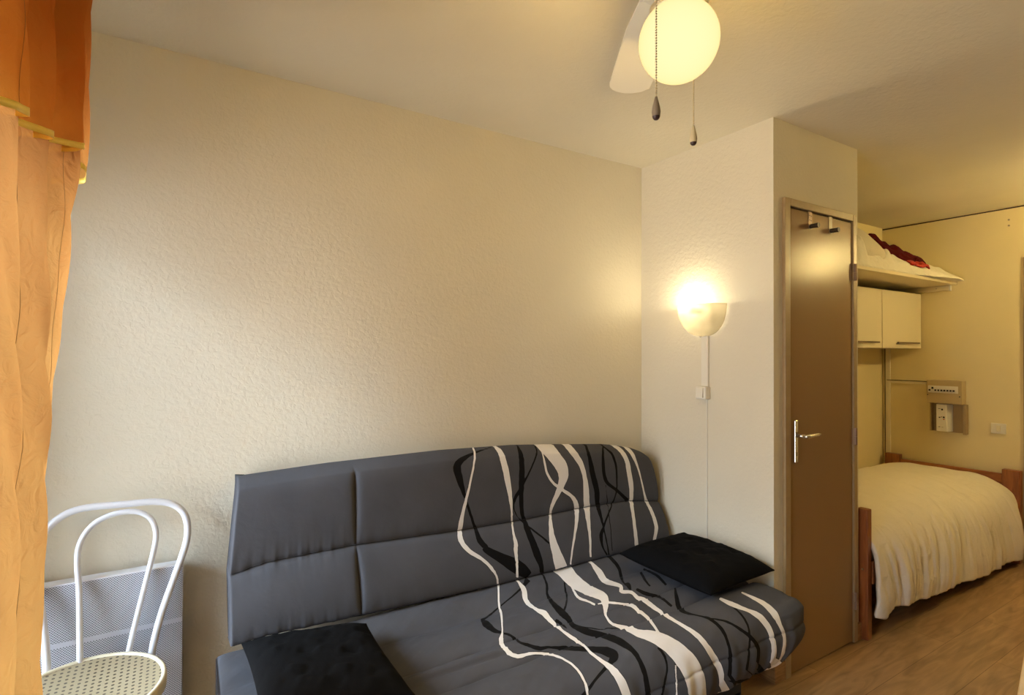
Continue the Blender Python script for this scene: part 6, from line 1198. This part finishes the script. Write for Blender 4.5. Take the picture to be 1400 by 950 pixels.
legz = 0.012
obj('outer_hoop', hoop([(-0.300, 0.44), (-0.306, 0.55), (-0.324, 0.68), (-0.341, 0.77), (-0.340, 0.820), (-0.322, 0.864), (-0.295, 0.896), (-0.262, 0.916), (-0.215, 0.924), (-0.130, 0.921), (-0.050, 0.918), (0.002, 0.904),
                        (0.036, 0.870), (0.047, 0.820), (0.040, 0.765), (0.012, 0.68), (-0.022, 0.58), (-0.044, 0.49), (-0.050, 0.44)], 0.0105), M_white_paint, ch, smooth=True)
obj('inner_hoop', hoop([(-0.224, 0.45), (-0.228, 0.55), (-0.233, 0.68), (-0.240, 0.77), (-0.234, 0.825), (-0.208, 0.868), (-0.168, 0.891), (-0.124, 0.897), (-0.083, 0.889), (-0.053, 0.862),
                        (-0.041, 0.820), (-0.047, 0.765), (-0.070, 0.66), (-0.092, 0.56), (-0.106, 0.49), (-0.110, 0.45)], 0.0082), M_white_paint, ch, smooth=True)
ringp = [(sx_+0.165*math.cos(a), sy_+0.172*math.sin(a), 0.447) for a in np.linspace(0, 2*math.pi, 48, endpoint=False)]
obj('seat_ring', B().tube(ringp, 0.009, 10, closed=True), M_white_paint, ch, smooth=True)
obj('back_support', B().tube([(-0.315, 2.045, 0.447), (-0.20, 2.040, 0.447), (-0.03, 2.045, 0.447)], 0.008, 10), M_white_paint, ch, smooth=True)
for sx2, sy2 in ((-1, -1), (1, -1), (-1, 1), (1, 1)):
    obj('leg', B().tube([(sx_+sx2*0.11, sy_+sy2*0.125, 0.440), (sx_+sx2*0.135, sy_+sy2*0.14, 0.25), (sx_+sx2*0.165, sy_+sy2*0.165, 0.0)], 0.0105, 12), M_white_paint, ch, smooth=True)
fr2 = [(sx_+0.125*math.cos(a), sy_+0.132*math.sin(a), 0.25) for a in np.linspace(0, 2*math.pi, 48, endpoint=False)]
obj('leg_ring', B().tube(fr2, 0.007, 10, closed=True), M_white_paint, ch, smooth=True)

# ------------------------------------------------------------------ curtain
cu = root('sheer_curtain', (-0.27, 1.25, 0.02), 'orange and yellow sheer curtain with a layered scalloped valance, at the window left', 'curtain')
M_sheer = sheer('golden_organza', (0.47, 0.265, 0.075), (0.47, 0.22, 0.065), 0.34, 0.4, 2.2)
M_sheer2 = sheer('orange_organza', (0.74, 0.46, 0.15), (0.68, 0.27, 0.06), 0.40, 1.7, 2.1, 7)
M_hem = mat('yellow_satin_ribbon', (0.85, 0.62, 0.10), 0.4)


def sheet(plan, zs, nper=26, wav=0.006, seed=5):
    """plan(z) -> control points in XY; a cloth hanging through heights zs(s) """
    rows = []
    zz = np.linspace(0, 1, 90)
    for t in zz:
        c = catmull(plan(t), nper*(len(plan(t))-1))
        z0 = zs(c[:, 1], t)
        s_ = np.linspace(0, 1, len(c))
        c[:, 0] += wav*np.sin(s_*37+z0*9+seed)*np.sin(z0*14+s_*11)+0.003*np.sin(z0*31+s_*70)
        rows.append(np.column_stack([c, z0]))
    return np.array(rows).transpose(1, 0, 2)


def plan_main(t):      # t 0 top .. 1 floor
    z = 2.33-2.29*t
    r3 = np.interp(z, [0.5, 1.0, 1.25, 1.42, 1.80, 2.1, 2.4], [-0.248, -0.238, -0.230, -0.210, -0.190, -0.192, -0.20])
    r2 = np.interp(z, [0.5, 1.1, 1.8, 2.4], [-0.215, -0.2135, -0.213, -0.215])
    return [(-0.30, 1.00), (-0.26, 1.04), (-0.213, 1.130), (-0.225, 1.18), (-0.315, 1.20), (r2, 1.365), (r2-0.02, 1.395), (-0.315, 1.42), (-0.27, 1.48), (r3, 1.545), (r3-0.02, 1.60)]


Gm = sheet(plan_main, lambda y, t: 2.33-2.29*t+0*y)
obj('curtain_panel', B().grid(Gm), M_sheer, cu, smooth=True)


def valance(pts, hemz, m, seed):
    def pl(t):
        return [(x+(0.006*(1-t)), y) for x, y in pts]
    G = sheet(pl, lambda y, t: 2.34+(np.interp(y, *hemz)-2.34)*t, seed=seed, wav=0.004)
    o = obj('valance', B().grid(G), m, cu, smooth=True)
    e = G[:, -1, :].copy(); up2 = e.copy(); up2[:, 2] += 0.013
    e2 = np.stack([e+[0.0008, -0.0012, 0], up2+[0.0008, -0.0012, 0]], 1)
    obj('ribbon_hem', B().grid(e2), M_hem, o, smooth=True, solid=0.0012)
    return G


hz = ([0.5, 1.0, 1.08, 1.14, 1.22, 1.33, 1.37, 1.50, 1.60, 1.68, 1.75], [1.72, 1.75, 1.765, 1.775, 1.790, 1.803, 1.815, 1.845, 1.83, 1.805, 1.80])
Gv = valance([(-0.27, 0.97), (-0.24, 1.02), (-0.200, 1.085), (-0.205, 1.13), (-0.262, 1.17), (-0.196, 1.290), (-0.205, 1.33), (-0.262, 1.38), (-0.176, 1.475), (-0.180, 1.51), (-0.245, 1.55), (-0.178, 1.610), (-0.188, 1.66), (-0.25, 1.68)], hz, M_sheer2, 3)
# dark stitched lines in the cloth
M_stitch = mat('brown_embroidery', (0.22, 0.12, 0.04), 0.8)


def stitch(G, i, a, b, name='stitching'):
    pth = [tuple(G[i, k]+np.array([0.0012, -0.0012, 0])) for k in range(a, b)]
    obj(name, B().tube(pth, 0.0004, 5), M_stitch, cu)


def pick(G, px, zt):
    """index of the visible line of cloth nearest to image column px at height zt"""
    best = None
    for i in range(G.shape[0]):
        k = int(np.argmin(np.abs(G[i, :, 2]-zt))); p = G[i, k]
        if p[1] < 1.0: continue
        v = Vector(p)-Vector((0, 0, CAM_Z)); x = 700+CAM_F*v.dot(_r2)/v.dot(_fw)
        s = abs(x-px)+0.02*i
        if best is None or s < best[0]: best = (s, i)
    return best[1]


stitch(Gm, pick(Gm, 28, 1.3), 20, 85)
stitch(Gm, pick(Gm, 76, 1.5), 18, 60)
stitch(Gv, pick(Gv, 33, 1.9), 10, 89)
obj('curtain_rail', B().tube([(-0.26, 0.35, 2.36), (-0.26, 1.9, 2.36)], 0.012, 14), M_fan, cu, smooth=True)
for y in (0.4, 1.8):
    obj('rail_bracket', B().box(XL+0.0005, -0.25, y-0.01, y+0.01, 2.35, 2.37), M_fan, cu)

# ------------------------------------------------------------------ stool whose leg peeks in at the lower right
st = root('wooden_stool', (2.56, 0.49, 0), 'pale pine stool, only one splayed leg showing at the lower right edge', 'stool')
tx, ty = 2.60, 0.51
obj('seat', B().lathe([(0, 0.78), (0.17, 0.78), (0.18, 0.77), (0.18, 0.755), (0.17, 0.75), (0, 0.75)], (tx, ty, 0), 40), M_pine, st)
for (ax, ay) in ((-1, 1), (1, 1), (1, -1), (-1, -1)):
    t0 = Vector((tx+ax*0.105, ty+ay*0.09, 0.75)); b0 = Vector((tx+ax*0.285, ty+ay*0.145, 0.0))
    w = 0.021
    bot = [(b0.x+q*w, b0.y+r*w, 0) for q, r in ((-1, -1), (1, -1), (1, 1), (-1, 1))]
    top = [(t0.x+q*w, t0.y+r*w, 0.75) for q, r in ((-1, -1), (1, -1), (1, 1), (-1, 1))]
    obj('leg', B().hexa(bot, top), M_pine, st, bevel=0.003)
for ay in (-1, 1):
    obj('stretcher', B().box(tx-0.20, tx+0.20, ty+ay*0.128-0.01, ty+ay*0.128+0.01, 0.20, 0.235), M_pine, st, bevel=0.002)
